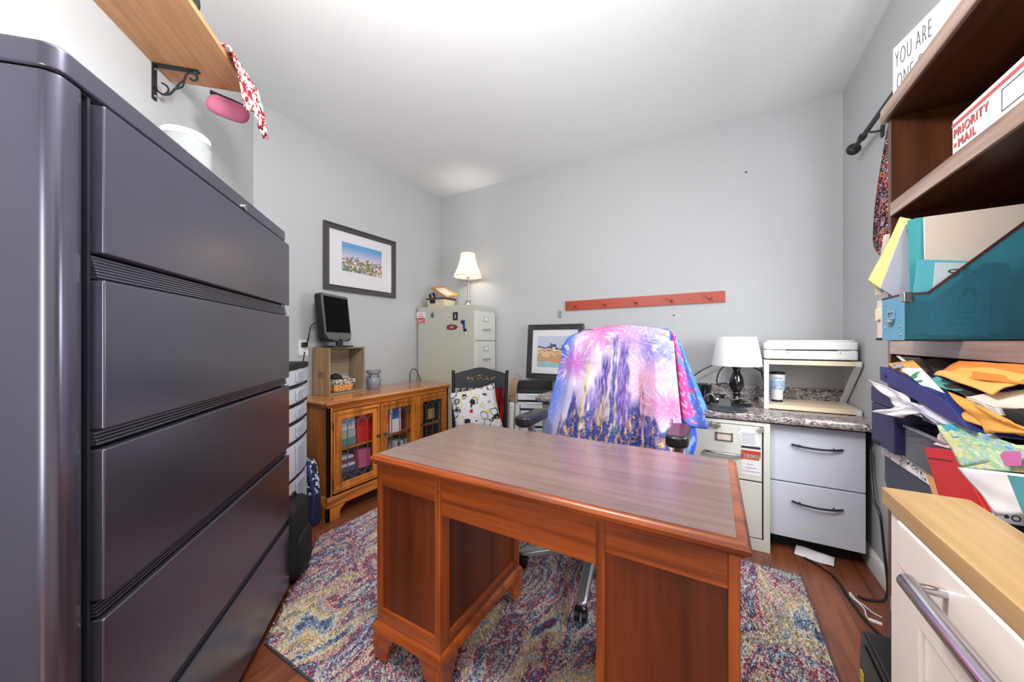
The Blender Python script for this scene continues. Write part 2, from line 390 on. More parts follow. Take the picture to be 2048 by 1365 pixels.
for i, (z0, z1) in enumerate(faces):
    fx0, fx1 = 0.07, LW - 0.006
    dr = MB(); dr.box((fx0, -0.018, z0), (fx1, 0.02, z1)); o = dr.build('drawer', M_dark, t, 0.004, 3)
    # ridged pull channel under the face of this drawer
    zb = z0 - (0.048 if i == 0 else 0.032)
    g = MB(); n = 7 if i == 0 else 4
    zt = z0 - 0.002
    g.box((fx0, 0.004, zb + 0.002), (fx1, 0.026, zt))
    for k in range(n):
        zz = zb + 0.003 + (zt - zb - 0.004) * (k + 0.5) / n; hgt = (zt - zb) / n * 0.33
        g.box((fx0, -0.008 + 0.0015 * k, zz - hgt), (fx1, 0.006, zz + hgt))
    if i < 4: g.build('pull', M_dark, o, 0.0006, 1)
BX('side_gap', (0.064, 0.003, 0.04), (0.070, 0.01, 1.62), M_darkgap, t, 0)
m = MB(); m.lathe([(0.011, -0.004), (0.011, 0.004), (0.008, 0.006), (0.003, 0.004), (0.002, 0.004)], (0.70, 0, 0), axis='y'); 
lk = MB().lathe([(0.004, -0.011), (0.008, -0.011), (0.0105, -0.009), (0.0115, 0.004)], (0.655, -0.001, 1.634), axis='y', seg=24); o = lk.build('lock', M_chrome, t)
BX('key_slot', (0.6535, -0.0125, 1.629), (0.6565, -0.010, 1.639), M_blackm, o, 0)

# glass jar on the cabinet
jx, jy = -1.595, 0.50
t = root('glass_jar', (jx - 0.01, jy + 0.0, LH - 0.005), 0, 'empty clear glass jar with a white lid on the tall dark cabinet', 'jar')
MB().lathe([(0.066, 0.002), (0.071, 0.01), (0.072, 0.17), (0.066, 0.20), (0.060, 0.21), (0.060, 0.215), (0.057, 0.215), (0.057, 0.21), (0.063, 0.198), (0.069, 0.168), (0.068, 0.014), (0.02, 0.006)], seg=40).build('glass_body', clear('jar_glass', (247, 249, 248), 0.04, 0.83), t)
MB().lathe([(0.066, 0.198), (0.068, 0.20), (0.068, 0.216), (0.062, 0.222), (0.04, 0.224), (0.002, 0.224)], seg=40).build('lid', M_white, t)

# ------------------------------------------------------------------ wall shelf on the angled wall
t = root('wall_shelf', (-2.04 + 0.0, 0.584, 2.293), -45, 'light wooden wall shelf on scrolled black iron brackets above the dark cabinet', 'shelf')
# local x runs towards the camera along the wall, local y into the wall
BX('shelf_board', (0, 0.0, 0), (1.35, 0.303, 0.022), M_shelf, t, 0.0015)
def bracket(x):
    b = MB(); b.bar((x, -0.004, 0.0), (x, -0.004, -0.145), 0.024, 0.005, (0, 1, 0)); b.bar((x, 0.0, -0.003), (x, -0.155, -0.003), 0.024, 0.005)
    o = b.flipy().build('bracket', M_iron, t, 0.001)
    s = MB()
    s.tube([(x, -0.028, -0.072), (x, -0.045, -0.082), (x, -0.050, -0.100), (x, -0.034, -0.118), (x, -0.016, -0.108), (x, -0.008, -0.09)], 0.0035, 8)
    s.tube([(x, -0.034, -0.118), (x, -0.055, -0.112), (x, -0.075, -0.085), (x, -0.088, -0.078)], 0.004, 8)
    s.tube([(x, -0.075, -0.088), (x, -0.084, -0.068), (x, -0.104, -0.045)], 0.0035, 8); s.tube([(x, -0.075, -0.088), (x, -0.098, -0.072), (x, -0.104, -0.045)], 0.0035, 8)
    s.tube([(x, -0.104, -0.045), (x, -0.112, -0.020), (x, -0.128, -0.010), (x, -0.146, -0.018), (x, -0.148, -0.034), (x, -0.134, -0.042), (x, -0.124, -0.034)], 0.0038, 8)
    s.flipy().build('scroll', M_iron, o)
    for z in (-0.02, -0.13): MB().lathe([(0.005, -0.010), (0.004, -0.007), (0.006, -0.0065)], (x, 0, z), axis='y', seg=12).flipy().build('screw', M_chrome, o)
    MB().lathe([(0.005, -0.0075), (0.004, -0.009), (0.001, -0.0095)], (x, -0.14, 0), seg=12).flipy().build('screw', M_chrome, o)
bracket(0.10); bracket(1.15)
def shl(x, y, z): return Matrix.Rotation(math.radians(-45), 3, 'Z') @ Vector((x, -y, z)) + Vector((-2.04, 0.584, 2.293))
# patterned cloth hanging over the shelf's corner
def cloth_fn(u, v):
    # v: along the drop, u: across, from the shelf corner towards the camera
    fold = 0.011 * math.sin(u * 17 + 1) * (0.3 + v)
    if v < 0.25:
        k = v / 0.25; y = -0.20 - 0.115 * k; z = 0.027
    else:
        k = (v - 0.25) / 0.75; y = -0.318 - 0.02 * k - 0.006 * math.sin(k * 3); z = 0.024 - (0.20 - 0.035 * u + 0.02 * math.sin(u * 9)) * k
    x = -0.012 - 0.035 * max(0, v - 0.25) + 0.25 * u * (1.05 - 0.10 * max(0, v - 0.25))
    return shl(x, y - abs(fold) - 0.004, z)
o = MB().grid(cloth_fn, 28, 24).build('hanging_cloth', blotch('red_white_print', [(232, 230, 232), (232, 230, 232), (176, 26, 34), (176, 26, 34), (40, 18, 22), (236, 234, 236)], 38, rough=0.85, detail=1, pos=[0.3, 0.49, 0.5, 0.58, 0.60, 0.66], const=True), solid=0.003)
tag(o, 'white cloth with a red and black print hanging over the wall shelf corner', 'cloth')
# pink plush slipper with a black band hanging at the shelf end
def plush(name, pts, rad, mat, parent=None):
    P = spline([Vector(p) for p in pts], 6); n = len(P); rings = []
    for i, p in enumerate(P):
        tt = (P[min(i + 1, n - 1)] - P[max(i - 1, 0)]).normalized(); a = tt.cross(Vector((0, 0, 1))).normalized(); b = a.cross(tt)
        f = i / (n - 1); q = rad * max(0.06, (1 - (2 * f - 1) ** 4)) ** 0.5
        rings.append([p + a * q * math.cos(2 * PI * k / 16) * 0.7 + b * q * math.sin(2 * PI * k / 16) for k in range(16)])
    return MB().loft(rings).build(name, mat, parent, sub=1)
t = root('plush_slipper', tuple(shl(-0.035, -0.205, -0.02)), -45, 'pink plush slipper with a black band hanging from the wall shelf end', 'slipper')
plush('slipper_body', [(0.0, -0.08, -0.012), (0.0, -0.045, -0.032), (0.0, 0.02, -0.052), (0.0, 0.075, -0.066)], 0.044, paint('pink_plush', (224, 128, 164), 0.95, bump=(90, 0.6, 0.004), var=0.12), t)
MB().tube([(0.012, -0.07, 0.016), (0.0, -0.035, 0.010), (0.0, 0.02, -0.008), (0.0, 0.06, -0.024)], 0.009, 8).build('band', M_blackm, t)
# picture and black ornament on the shelf
t = root('photo_frame', tuple(shl(0.44, -0.235, 0.022)), -48, 'silver edged glass photo frame standing on the wall shelf', 'frame')
BX('frame_edge', (0, -0.012, 0), (0.26, 0.012, 0.2), M_steel, t, 0.004); BX('picture', (0.012, -0.014, 0.012), (0.248, -0.011, 0.188), blotch('pale_picture', [(180, 198, 204), (222, 226, 224), (150, 170, 180)], 14), t, 0)
o = plush('black_ornament', [shl(0.385, -0.285, 0.026), shl(0.38, -0.275, 0.08), shl(0.385, -0.285, 0.14)], 0.024, M_blackm)
tag(o, 'rounded black ornament at the front edge of the wall shelf', 'ornament')

# ------------------------------------------------------------------ rug
RX0, RX1, RY0, RY1 = -2.035, 0.374, 0.70, 2.225
def rug_color_mat():
    m, nt, b = newmat('rug_yarn'); N = nt.nodes.new; Lk = nt.links.new; setin(b, Roughness=0.95)
    tc = N('ShaderNodeTexCoord'); mp = N('ShaderNodeMapping'); mp.inputs['Scale'].default_value = (4.2, 1.7, 0)
    mp.inputs['Rotation'].default_value = (0, 0, 0.22)
    n1 = N('ShaderNodeTexNoise'); n1.inputs['Scale'].default_value = 1.5; n1.inputs['Detail'].default_value = 6; n1.inputs['Roughness'].default_value = 0.58; n1.inputs['Distortion'].default_value = 0.8
    n2 = N('ShaderNodeTexNoise'); n2.inputs['Scale'].default_value = 110; n2.inputs['Detail'].default_value = 2
    ma = N('ShaderNodeMath'); ma.operation = 'MULTIPLY_ADD'; ma.inputs[1].default_value = 0.18; ma.inputs[2].default_value = -0.09
    ad = N('ShaderNodeMath'); ad.operation = 'ADD'
    cr = N('ShaderNodeValToRGB'); cr.color_ramp.interpolation = 'LINEAR'
    st = [(0.26, (52, 60, 92)), (0.33, (92, 108, 140)), (0.365, (222, 212, 194)), (0.395, (84, 98, 132)), (0.425, (176, 70, 92)), (0.45, (232, 222, 204)), (0.475, (138, 162, 188)), (0.50, (64, 74, 108)), (0.525, (196, 88, 106)), (0.55, (234, 222, 200)), (0.575, (108, 128, 158)), (0.60, (222, 186, 112)), (0.63, (226, 216, 198)), (0.665, (134, 156, 182)), (0.70, (70, 78, 110)), (0.76, (170, 56, 82))]
    e = cr.color_ramp.elements; e[0].position = st[0][0]; e[0].color = lin(st[0][1]); e[1].position = st[-1][0]; e[1].color = lin(st[-1][1])
    for p, c in st[1:-1]: k = e.new(p); k.color = lin(c)
    Lk(tc.outputs['Object'], mp.inputs[0]); Lk(mp.outputs[0], n1.inputs[0]); Lk(tc.outputs['Object'], n2.inputs[0])
    Lk(n2.outputs[0], ma.inputs[0]); Lk(n1.outputs[0], ad.inputs[0]); Lk(ma.outputs[0], ad.inputs[1]); Lk(ad.outputs[0], cr.inputs[0]); Lk(cr.outputs[0], b.inputs['Base Color'])
    return m
M_rug = rug_color_mat()
t = root('area_rug', ((RX0 + RX1) / 2, (RY0 + RY1) / 2, 0), 0, 'multicoloured shaggy area rug in red, navy, cream and yellow under the desk', 'rug')
cx, cy = (RX0 + RX1) / 2, (RY0 + RY1) / 2
c0 = -0.80
rp = [(RX1, RY0), (RX1, RY1), (RX0, RY1), (RX0, c0 - RX0), (c0 - RY0, RY0)]
MB().prism([(x - cx, y - cy, 0.0005) for x, y in rp], (0, 0, 0.008)).build('backing', paint('rug_binding', (70, 74, 84), 0.9), t, 0.002)
rng = np.random.default_rng(3)
NB = 95000
px_ = rng.uniform(RX0 + 0.004, RX1 - 0.004, NB); py_ = rng.uniform(RY0 + 0.004, RY1 - 0.004, NB)
k = (px_ + py_ > c0 + 0.006); px_ = px_[k] - cx; py_ = py_[k] - cy; n = len(px_)
ang = rng.uniform(0, 2 * PI, n); wd = rng.uniform(0.0018, 0.0032, n); h = rng.uniform(0.006, 0.013, n); la = rng.uniform(0, 2 * PI, n); ll = rng.uniform(0, 0.011, n)
vx = np.empty((n, 4, 3), np.float32)
for q, (s, hz) in enumerate(((-1, 0), (1, 0), (0.75, 1), (-0.75, 1))):
    vx[:, q, 0] = px_ + s * wd * np.cos(ang) + hz * ll * np.cos(la); vx[:, q, 1] = py_ + s * wd * np.sin(ang) + hz * ll * np.sin(la); vx[:, q, 2] = 0.006 + hz * h
me = bpy.data.meshes.new('pile'); me.vertices.add(4 * n); me.vertices.foreach_set('co', vx.ravel())
me.loops.add(4 * n); me.loops.foreach_set('vertex_index', np.arange(4 * n, dtype=np.int32)); me.polygons.add(n); me.polygons.foreach_set('loop_start', np.arange(0, 4 * n, 4, dtype=np.int32))
me.update(calc_edges=True); me.materials.append(M_rug)
o = bpy.data.objects.new('pile', me); COL.objects.link(o); o.parent = t; o['kind'] = 'stuff'
MB().prism([(x - cx, y - cy, 0.0085) for x, y in [(RX1 - .006, RY0 + .006), (RX1 - .006, RY1 - .006), (RX0 + .006, RY1 - .006), (RX0 + .006, c0 - RX0 + .01), (c0 - RY0 + .01, RY0 + .006)]], (0, 0, 0.0015)).build('weave', M_rug, t)

# ------------------------------------------------------------------ desk
DZ = 0.02
t = root('pedestal_desk', (-1.08, 0.85, DZ), 0, 'wooden pedestal desk with a pale laminate top in the middle of the rug', 'desk')
DW, DD, DT = 1.145, 0.59, 0.74
# moulded top: loft of inset rings
def ring(x0, y0, x1, y1, z): return [Vector((x0, y0, z)), Vector((x1, y0, z)), Vector((x1, y1, z)), Vector((x0, y1, z))]
prof = [(0.022, DT - 0.040), (0.010, DT - 0.036), (0.006, DT - 0.028), (0.0, DT - 0.024), (-0.002, DT - 0.014), (0.002, DT - 0.006), (0.010, DT - 0.0015), (0.015, DT - 0.001)]
MB().loft([ring(i, i, DW - i, DD - i, z) for i, z in prof]).build('top_edge', M_desk, t, 0.0015)
BX('laminate_top', (0.018, 0.016, DT - 0.004), (DW - 0.024, DD - 0.016, DT + 0.001), M_desktop, t, 0.0008)
def pedestal(x0, x1):
    y0, y1 = 0.02, 0.555; zt = DT - 0.040; zb = 0.115; st = 0.018
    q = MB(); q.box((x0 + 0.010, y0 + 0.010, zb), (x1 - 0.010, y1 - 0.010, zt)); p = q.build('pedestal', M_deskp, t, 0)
    for xa, xb in ((x0, x0 + 0.022), (x1 - 0.022, x1)):
        for ya, yb in ((y0, y0 + 0.05), (y1 - 0.05, y1)):
            BX('corner_stile', (xa, ya, zb), (xb, yb, zt), M_deskv, p, 0.002)
    for (ya, yb) in ((y0 + 0.001, y0 + st), (y1 - st, y1 - 0.001)):
        BX('rail', (x0 + 0.022, ya, zt - 0.075), (x1 - 0.022, yb, zt), M_desk, p, 0.002); BX('rail', (x0 + 0.022, ya, zb), (x1 - 0.022, yb, zb + 0.065), M_desk, p, 0.002)
    for (xa, xb) in ((x0 + 0.001, x0 + st), (x1 - st, x1 - 0.001)):
        BX('side_rail', (xa, y0 + 0.05, zt - 0.055), (xb, y1 - 0.05, zt), M_desky, p, 0.002); BX('side_rail', (xa, y0 + 0.05, zb), (xb, y1 - 0.05, zb + 0.06), M_desky, p, 0.002)
    b = MB(); e = 0.0
    b.loft([ring(x0 - i, y0 - i, x1 + i, y1 + i, z) for i, z in ((0.0, 0.132), (0.004, 0.126), (0.010, 0.118), (0.012, 0.108), (0.012, 0.098), (0.004, 0.096))])
    b.build('base_moulding', M_desk, p, 0.001)
    # ogee bracket feet
    def foot(cx, cy, sx, sy):
        L = 0.095
        shape = [(0, 0.098), (L, 0.098), (L - 0.004, 0.075), (L - 0.022, 0.062), (L - 0.020, 0.045), (L - 0.034, 0.028), (L - 0.030, 0.012), (L - 0.036, 0), (0.006, 0), (0.004, 0.02), (-0.006, 0.05), (-0.004, 0.075)]
        f = MB()
        f.prism([(cx + sx * a, cy, z) for a, z in shape], (0, sy * 0.02, 0)); f.prism([(cx, cy + sy * a, z) for a, z in shape], (sx * 0.02, 0, 0))
        f.build('foot', M_desk, t, 0.003, 2)
    for cx_, sx in ((x0 - 0.008, 1), (x1 + 0.008, -1)):
        for cy_, sy in ((y0 - 0.008, 1), (y1 + 0.008, -1)): foot(cx_, cy_, sx, sy)
    return p
pedestal(0.012, 0.312); pedestal(0.823, 1.128)
BX('apron', (0.312, 0.024, 0.585), (0.823, 0.042, DT - 0.040), M_desk, t, 0.002)
BX('apron', (0.312, 0.53, 0.65), (0.823, 0.548, DT - 0.040), M_desk, t, 0.002)
for i, z in enumerate((0.14, 0.35, 0.53)):
    pass
# drawers on the sitter's side
for x0 in (0.012, 0.823):
    for z0, z1 in ((0.19, 0.40), (0.415, 0.545), (0.56, 0.68)):
        o = BX('drawer', (x0 + 0.026, 0.55, z0), (x0 + 0.274, 0.562, z1), M_desk, t, 0.003)
        MB().tube([(x0 + 0.11, 0.562, (z0 + z1) / 2), (x0 + 0.115, 0.578, (z0 + z1) / 2 - 0.01), (x0 + 0.185, 0.578, (z0 + z1) / 2 - 0.01), (x0 + 0.19, 0.562, (z0 + z1) / 2)], 0.004).build('handle', paint('old_brass', (150, 118, 60), 0.35, metal=1), o)

# ------------------------------------------------------------------ credenza with leaded glass doors
CX, CY0, CLn, CDp, CH = -2.17, 1.385, 1.185, 0.42, 0.772
t = root('glass_door_credenza', (CX, CY0, 0), 90, 'low golden oak cabinet with three leaded glass doors against the left wall', 'cabinet')
# local x = along the wall (away), local y = towards the wall
b = MB(); b.box((0, 0.0, 0.13), (0.02, CDp, CH - 0.03)); b.box((CLn - 0.02, 0, 0.13), (CLn, CDp, CH - 0.03)); b.box((0, CDp - 0.012, 0.1), (CLn, CDp, CH - 0.03)); b.box((0.0, 0.0, 0.125), (CLn, CDp, 0.15))
b.box((0, 0, 0.13), (0.03, 0.02, CH - 0.03)); b.box((CLn - 0.03, 0, 0.13), (CLn, 0.02, CH - 0.03))
dw = (CLn - 0.05) / 3
b.box((0.025 + dw - 0.008, 0.002, 0.13), (0.025 + dw + 0.008, 0.3, CH - 0.03)); b.box((0.025 + 2 * dw - 0.008, 0.002, 0.13), (0.025 + 2 * dw + 0.008, 0.3, CH - 0.03))
b.build('body', M_oak, t, 0.001)
r_ = MB(); r_.box((0.03, 0.001, CH - 0.065), (CLn - 0.03, 0.02, CH - 0.03)); r_.build('top_rail', M_oakh, t, 0.001)
BX('inner_shelf', (0.02, 0.05, 0.415), (CLn - 0.02, CDp - 0.02, 0.435), M_oakh, t, 0.001)
MB().loft([ring(-i, -i, CLn + i * 0.2, CDp + 0.002, z) for i, z in ((0.0, CH - 0.042), (0.006, CH - 0.036), (0.010, CH - 0.028), (0.020, CH - 0.022), (0.026, CH - 0.014), (0.024, CH - 0.004), (0.018, CH), (0.0, CH))]).build('top', M_oaktop, t, 0.001)
p = MB(); p.loft([ring(-i, -i, CLn + i * 0.2, CDp, z) for i, z in ((0.0, 0.150), (0.006, 0.147), (0.012, 0.14), (0.014, 0.128), (0.018, 0.122), (0.018, 0.085), (0.0, 0.085))]); p.build('plinth', M_oakh, t, 0.001)
def cfoot(x, s):
    shp = [(0, 0.09), (0.13, 0.09), (0.125, 0.075), (0.10, 0.06), (0.09, 0.04), (0.09, 0), (0, 0)]
    f = MB(); f.prism([(x + s * a, -0.018, z) for a, z in shp], (0, 0.022, 0)); f.prism([(x, -0.018 + a, z) for a, z in shp], (s * 0.02, 0, 0)); f.build('foot', M_oakh, t, 0.001); MB().prism([(x, CDp - a, z) for a, z in shp], (s * 0.02, 0, 0)).build('foot', M_oakh, t, 0.001)
cfoot(-0.018, 1); cfoot(CLn + 0.004, -1)
M_lead = paint('lead_came', (120, 122, 122), 0.4, metal=0.6)
M_pewter = paint('pewter_knob', (92, 98, 98), 0.45, metal=0.7)
for k in range(3):
    x0 = 0.028 + k * dw + 0.003; x1 = 0.025 + (k + 1) * dw - 0.006; z0, z1 = 0.165, CH - 0.068; fw_ = 0.058
    D = frame_ring(x0, z0, x1, z1, fw_, -0.016, 0.0).build('door', M_oak, t, 0.003)
    frame_ring(x0 + 0.018, z0 + 0.018, x1 - 0.018, z1 - 0.018, 0.009, -0.021, -0.015).build('moulding', M_oakh, D, 0.002)
    gx0, gx1, gz0, gz1 = x0 + fw_, x1 - fw_, z0 + fw_, z1 - fw_
    BX('glass_pane', (gx0, -0.006, gz0), (gx1, -0.004, gz1), M_glass, D, 0)
    ld = MB(); gw = gx1 - gx0; yy = -0.007; dz = 0.045
    xs = [gx0 + gw * f for f in (1 / 6 + 0.02, 0.5, 5 / 6 - 0.02)]
    for xx in xs: ld.bar((xx, yy, gz0 + dz), (xx, yy, gz1 - dz), 0.005, 0.004, (0, 1, 0))
    bz = [gx0] + [(xs[0] + xs[1]) / 2, (xs[1] + xs[2]) / 2] + [gx1]
    for i, xx in enumerate(xs):
        for zz, ze in ((gz0 + dz, gz0), (gz1 - dz, gz1)):
            ld.bar((xx, yy, zz), (bz[i], yy, ze), 0.005, 0.004, (0, 1, 0)); ld.bar((xx, yy, zz), (bz[i + 1], yy, ze), 0.005, 0.004, (0, 1, 0))
    ld.build('lead_lattice', M_lead, D)
    kx = x1 - 0.025 if k == 0 else x0 + 0.025
    MB().lathe([(0.002, -0.040), (0.010, -0.038), (0.014, -0.031), (0.011, -0.024), (0.005, -0.020), (0.006, -0.014)], (kx, 0, 0.475), axis='y', seg=20).build('knob', M_pewter, D)
    hx = x0 - 0.003 if k == 0 else x1 + 0.003
    for hz in (z0 + 0.07, z1 - 0.09): MB().lathe([(0.004, hz - 0.025), (0.0045, hz - 0.02), (0.0045, hz + 0.02), (0.004, hz + 0.025)], (hx, -0.014, 0), seg=10).build('hinge', paint('old_brass', (150, 118, 60), 0.35, metal=1), D)
def cz(x, y, z): return Vector((CX - y, CY0 + x, z))
def cbox(name, x0, x1, y0, y1, z0, z1, mat, label, cat='book', group=None, rz=0):
    o = MB().box((-(y1 - y0), 0, 0), (0, x1 - x0, z1 - z0)).build(name, mat, None, 0.003); o.location = cz(x0, y0, z0); o.rotation_euler = (0, 0, rz)
    return tag(o, label, cat, group)
# contents
z = 0.436
for i, (hh_, c, lb, nm) in enumerate(((0.05, (90, 132, 122), 'green folder at the bottom of the upper pile behind the left glass door', 'folder'), (0.055, (168, 168, 160), 'grey pad of paper in the upper pile behind the left glass door', 'paper_pad'), (0.06, (214, 216, 226), 'thick white binder on top of the upper pile behind the left glass door', 'binder'), (0.05, (196, 206, 228), 'pale blue notebook topmost behind the left glass door', 'notebook'))):
    cbox(nm, 0.04, 0.245, 0.05 + i * 0.006, 0.31, z, z + hh_, paint('c_' + nm, c, 0.6), lb, nm.split('_')[-1]); z += hh_ + 0.001
o = cbox('red_binder', 0.255, 0.375, 0.05, 0.32, 0.436, 0.685, M_red, 'red binder standing on the shelf behind the left glass door', 'binder')
text('spine_text', 'planner', 0.03, M_paper, o, (0.002, 0.085, 0.05), basis((0, 0, 1), (0, -1, 0)), align='LEFT') if False else None
z = 0.151
for i, (hh_, c, lb) in enumerate(((0.10, (42, 48, 62), 'dark slate box at the bottom behind the left glass door'), (0.035, (70, 84, 120), 'blue folder in the lower pile behind the left glass door'), (0.022, (200, 196, 214), 'lilac notebook in the lower pile behind the left glass door'), (0.028, (110, 50, 92), 'plum notebook in the lower pile behind the left glass door'), (0.02, (182, 190, 205), 'pale grey notebook on top of the lower pile behind the left glass door'))):
    cbox(['storage_box', 'folder', 'notebook', 'notebook', 'notebook'][i], 0.04 + 0.004 * i, 0.255 - 0.006 * i, 0.06, 0.3, z, z + hh_, paint('cl%d' % i, c, 0.6), lb, ['box', 'folder', 'notebook', 'notebook', 'notebook'][i]); z += hh_ + 0.001
cbox('document_case', 0.262, 0.372, 0.07, 0.3, 0.151, 0.246, paint('dark_green_case', (44, 60, 52), 0.5), 'dark green case under the pink notebook behind the left glass door', 'case')
cbox('pink_notebook', 0.268, 0.368, 0.05, 0.25, 0.247, 0.375, paint('pink_cover', (196, 92, 132), 0.5), 'pink notebook standing low behind the left glass door', 'notebook')
o = cbox('red_tax_box', 0.44, 0.545, 0.05, 0.22, 0.436, 0.69, M_red, 'red software style box behind the middle glass door', 'box')
BX('white_label', (0.0005, 0.03, 0.01), (0.002, 0.085, 0.085), M_paper, o, 0)
o = cbox('white_box', 0.55, 0.66, 0.05, 0.22, 0.436, 0.69, M_paper, 'white box with blue print behind the middle glass door', 'box')
BX('blue_print', (0.0005, 0.02, 0.11), (0.002, 0.085, 0.22), paint('blue_print', (58, 104, 190), 0.6), o, 0)
cbox('red_tin', 0.69, 0.735, 0.09, 0.14, 0.436, 0.52, paint('maroon_tin', (120, 30, 52), 0.4), 'small maroon tin behind the middle glass door', 'tin')
z = 0.151
for i in range(4):
    cbox('magazine', 0.44, 0.60, 0.05, 0.28, z, z + 0.03, paint('mag%d' % i, [(120, 138, 152), (196, 200, 204), (70, 96, 128), (214, 214, 214)][i], 0.5), ['grey blue magazine lowest of the pile', 'light grey magazine second of the pile', 'dark blue magazine third of the pile', 'white magazine on top of the pile'][i] + ' behind the middle glass door', 'magazine'); z += 0.031
for i in range(6):
    cbox('paperback', 0.61 + i * 0.022, 0.629 + i * 0.022, 0.06, 0.22, 0.151, 0.36 - 0.012 * (i % 2), paint('pb%d' % (i % 3), [(200, 202, 206), (96, 100, 112), (176, 182, 190)][i % 3], 0.6), ['pale grey paperback first at the left', 'dark grey paperback second', 'silver grey paperback third', 'pale grey paperback fourth', 'dark grey paperback fifth', 'silver grey paperback last at the right'][i] + ' of the row behind the middle glass door', 'book', 'grey paperbacks behind the middle door')
o = cbox('black_box', 0.83, 1.12, 0.06, 0.3, 0.436, 0.67, M_black, 'black box with a gold label behind the right glass door', 'box')
BX('gold_label', (0.0005, 0.15, 0.03), (0.002, 0.235, 0.12), paint('gold_label', (206, 160, 92), 0.5), o, 0)
cbox('black_case', 0.83, 1.12, 0.06, 0.3, 0.151, 0.40, paint('black_case', (20, 24, 30), 0.3), 'glossy black case low behind the right glass door', 'case')

# ------------------------------------------------------------------ crate, basket, small television, warmer
t = root('wooden_crate', (-2.395, 1.535, CH + 0.001), 97, 'weathered wooden crate lying open on its side on the oak cabinet', 'crate')
KW, KD, KH, kt = 0.335, 0.165, 0.352, 0.014
BX('side_panel', (0, 0, 0), (kt, KD, KH), M_crate, t, 0.002); BX('side_panel', (KW - kt, 0, 0), (KW, KD, KH), wood('crate_far', (102, 88, 68), (164, 148, 122), 'z', 0.85, 0), t, 0.002)
b = MB()
for i in range(3): b.box((kt, KD - 0.008, 0.003 + i * KH / 3), (KW - kt, KD, (i + 1) * KH / 3 - 0.002))
b.build('back_slats', M_crateh, t, 0.001)
BX('top_slat', (kt, 0, KH - 0.012), (KW - kt, KD - 0.008, KH), M_crateh, t, 0.001); BX('bottom_slat', (kt, 0, 0), (KW - kt, KD - 0.008, 0.012), M_crateh, t, 0.001)
st_ = MB()
for i in range(9): st_.box((-0.0008, 0.055 + 0.02 * (i % 3), 0.13 + 0.016 * (i // 3 * 1.0)), (0.0, 0.070 + 0.02 * (i % 3), 0.139 + 0.016 * (i // 3)))
st_.build('stencil', paint('stencil', (110, 74, 50), 0.8), t)
t = root('wicker_basket', (-2.425, 1.60, CH + 0.014), 97, 'small wicker basket with a checked cloth rim inside the wooden crate', 'basket')
M_wick = blotch('wicker', [(150, 92, 40), (214, 154, 84), (226, 172, 104)], 60, (1, 1, 1.6), 0.7, kind='dist', bump=0.6)
MB().loft([[Vector((x, y, z)) for x, y in ((-i, -i * 0.6), (0.175 + i, -i * 0.6), (0.175 + i, 0.095 + i * 0.3), (-i, 0.095 + i * 0.3))] for i, z in ((-0.006, 0), (0.0, 0.02), (0.004, 0.09))]).build('weave', M_wick, t, 0.012, 3)
M_chk = blotch('checked_cloth', [(60, 54, 50), (60, 54, 50), (206, 200, 190), (206, 200, 190)], 150, rough=0.9, kind='cell', pos=[0, 0.45, 0.46, 1], const=True)
MB().loft([[Vector((x, y, z)) for x, y in ((-i, -i * 0.6), (0.175 + i, -i * 0.6), (0.175 + i, 0.095 + i * 0.3), (-i, 0.095 + i * 0.3))] for i, z in ((0.007, 0.055), (0.010, 0.07), (0.010, 0.096), (0.002, 0.10), (-0.01, 0.09))]).build('cloth_rim', M_chk, t, 0.006, 3)
c = MB(); c.lathe([(0.002, 0.14), (0.03, 0.132), (0.045, 0.11), (0.04, 0.09)], (0.045, 0.045, 0), seg=16); c.build('black_cap', M_blackm, t)
c = MB(); c.box((0.10, 0.03, 0.09), (0.16, 0.07, 0.118)); c.rot(0.2, 'Y', (0.13, 0.05, 0.1)); c.build('tan_card', paint('tan_card', (176, 160, 140), 0.8), t, 0.004)

t = root('small_television', (-2.435, 1.645, CH + KH + 0.001), 113, 'small silver framed flat television with a blank screen on the wooden crate', 'television')
# local x along the screen, y away from the viewer
MB().rbox((-0.12, -0.05, 0), (0.13, 0.06, 0.010), 0.04, 6).build('base', M_black, t, 0.002)
MB().rbox((-0.03, -0.012, 0.008), (0.03, 0.015, 0.06), 0.008, 4).build('neck', M_black, t, 0.002)
tl = math.radians(-6)
hs = MB(); hs.rbox((-0.165, 0.0, 0.045), (0.155, 0.055, 0.395), 0.03, 6, 'y'); hs.rot(tl, 'X', (0, 0, 0.05)); T = hs.build('housing', M_black, t, 0.006, 3)
bz_ = MB(); bz_.rbox((-0.162, -0.006, 0.085), (0.152, 0.0, 0.392), 0.012, 5, 'y')
bz_.prism([(-0.162, 0, 0.10), (0.152, 0, 0.10), (0.13, 0, 0.062), (0.05, 0, 0.045), (-0.06, 0, 0.045), (-0.14, 0, 0.062)], (0, -0.008, 0)); bz_.rot(tl, 'X', (0, 0, 0.05)); bz_.build('bezel', paint('grey_bezel', (92, 94, 98), 0.25, coat=0.5), T, 0.002)
s_ = MB(); s_.box((-0.150, -0.0075, 0.108), (0.140, -0.006, 0.372)); s_.rot(tl, 'X', (0, 0, 0.05)); s_.build('screen', paint('blank_screen', (2, 2, 3), 0.6, spec=0.1), T)
s_ = MB(); s_.box((-0.02, -0.0105, 0.084), (0.015, -0.009, 0.092)); s_.rot(tl, 'X', (0, 0, 0.05)); s_.build('logo_plate', M_steel, T)
t = root('wax_warmer', (-2.46, 1.972, CH + 0.001), 0, 'small grey ceramic wax warmer on the oak cabinet right of the crate', 'warmer')
M_grey = paint('grey_ceramic', (134, 138, 148), 0.35)
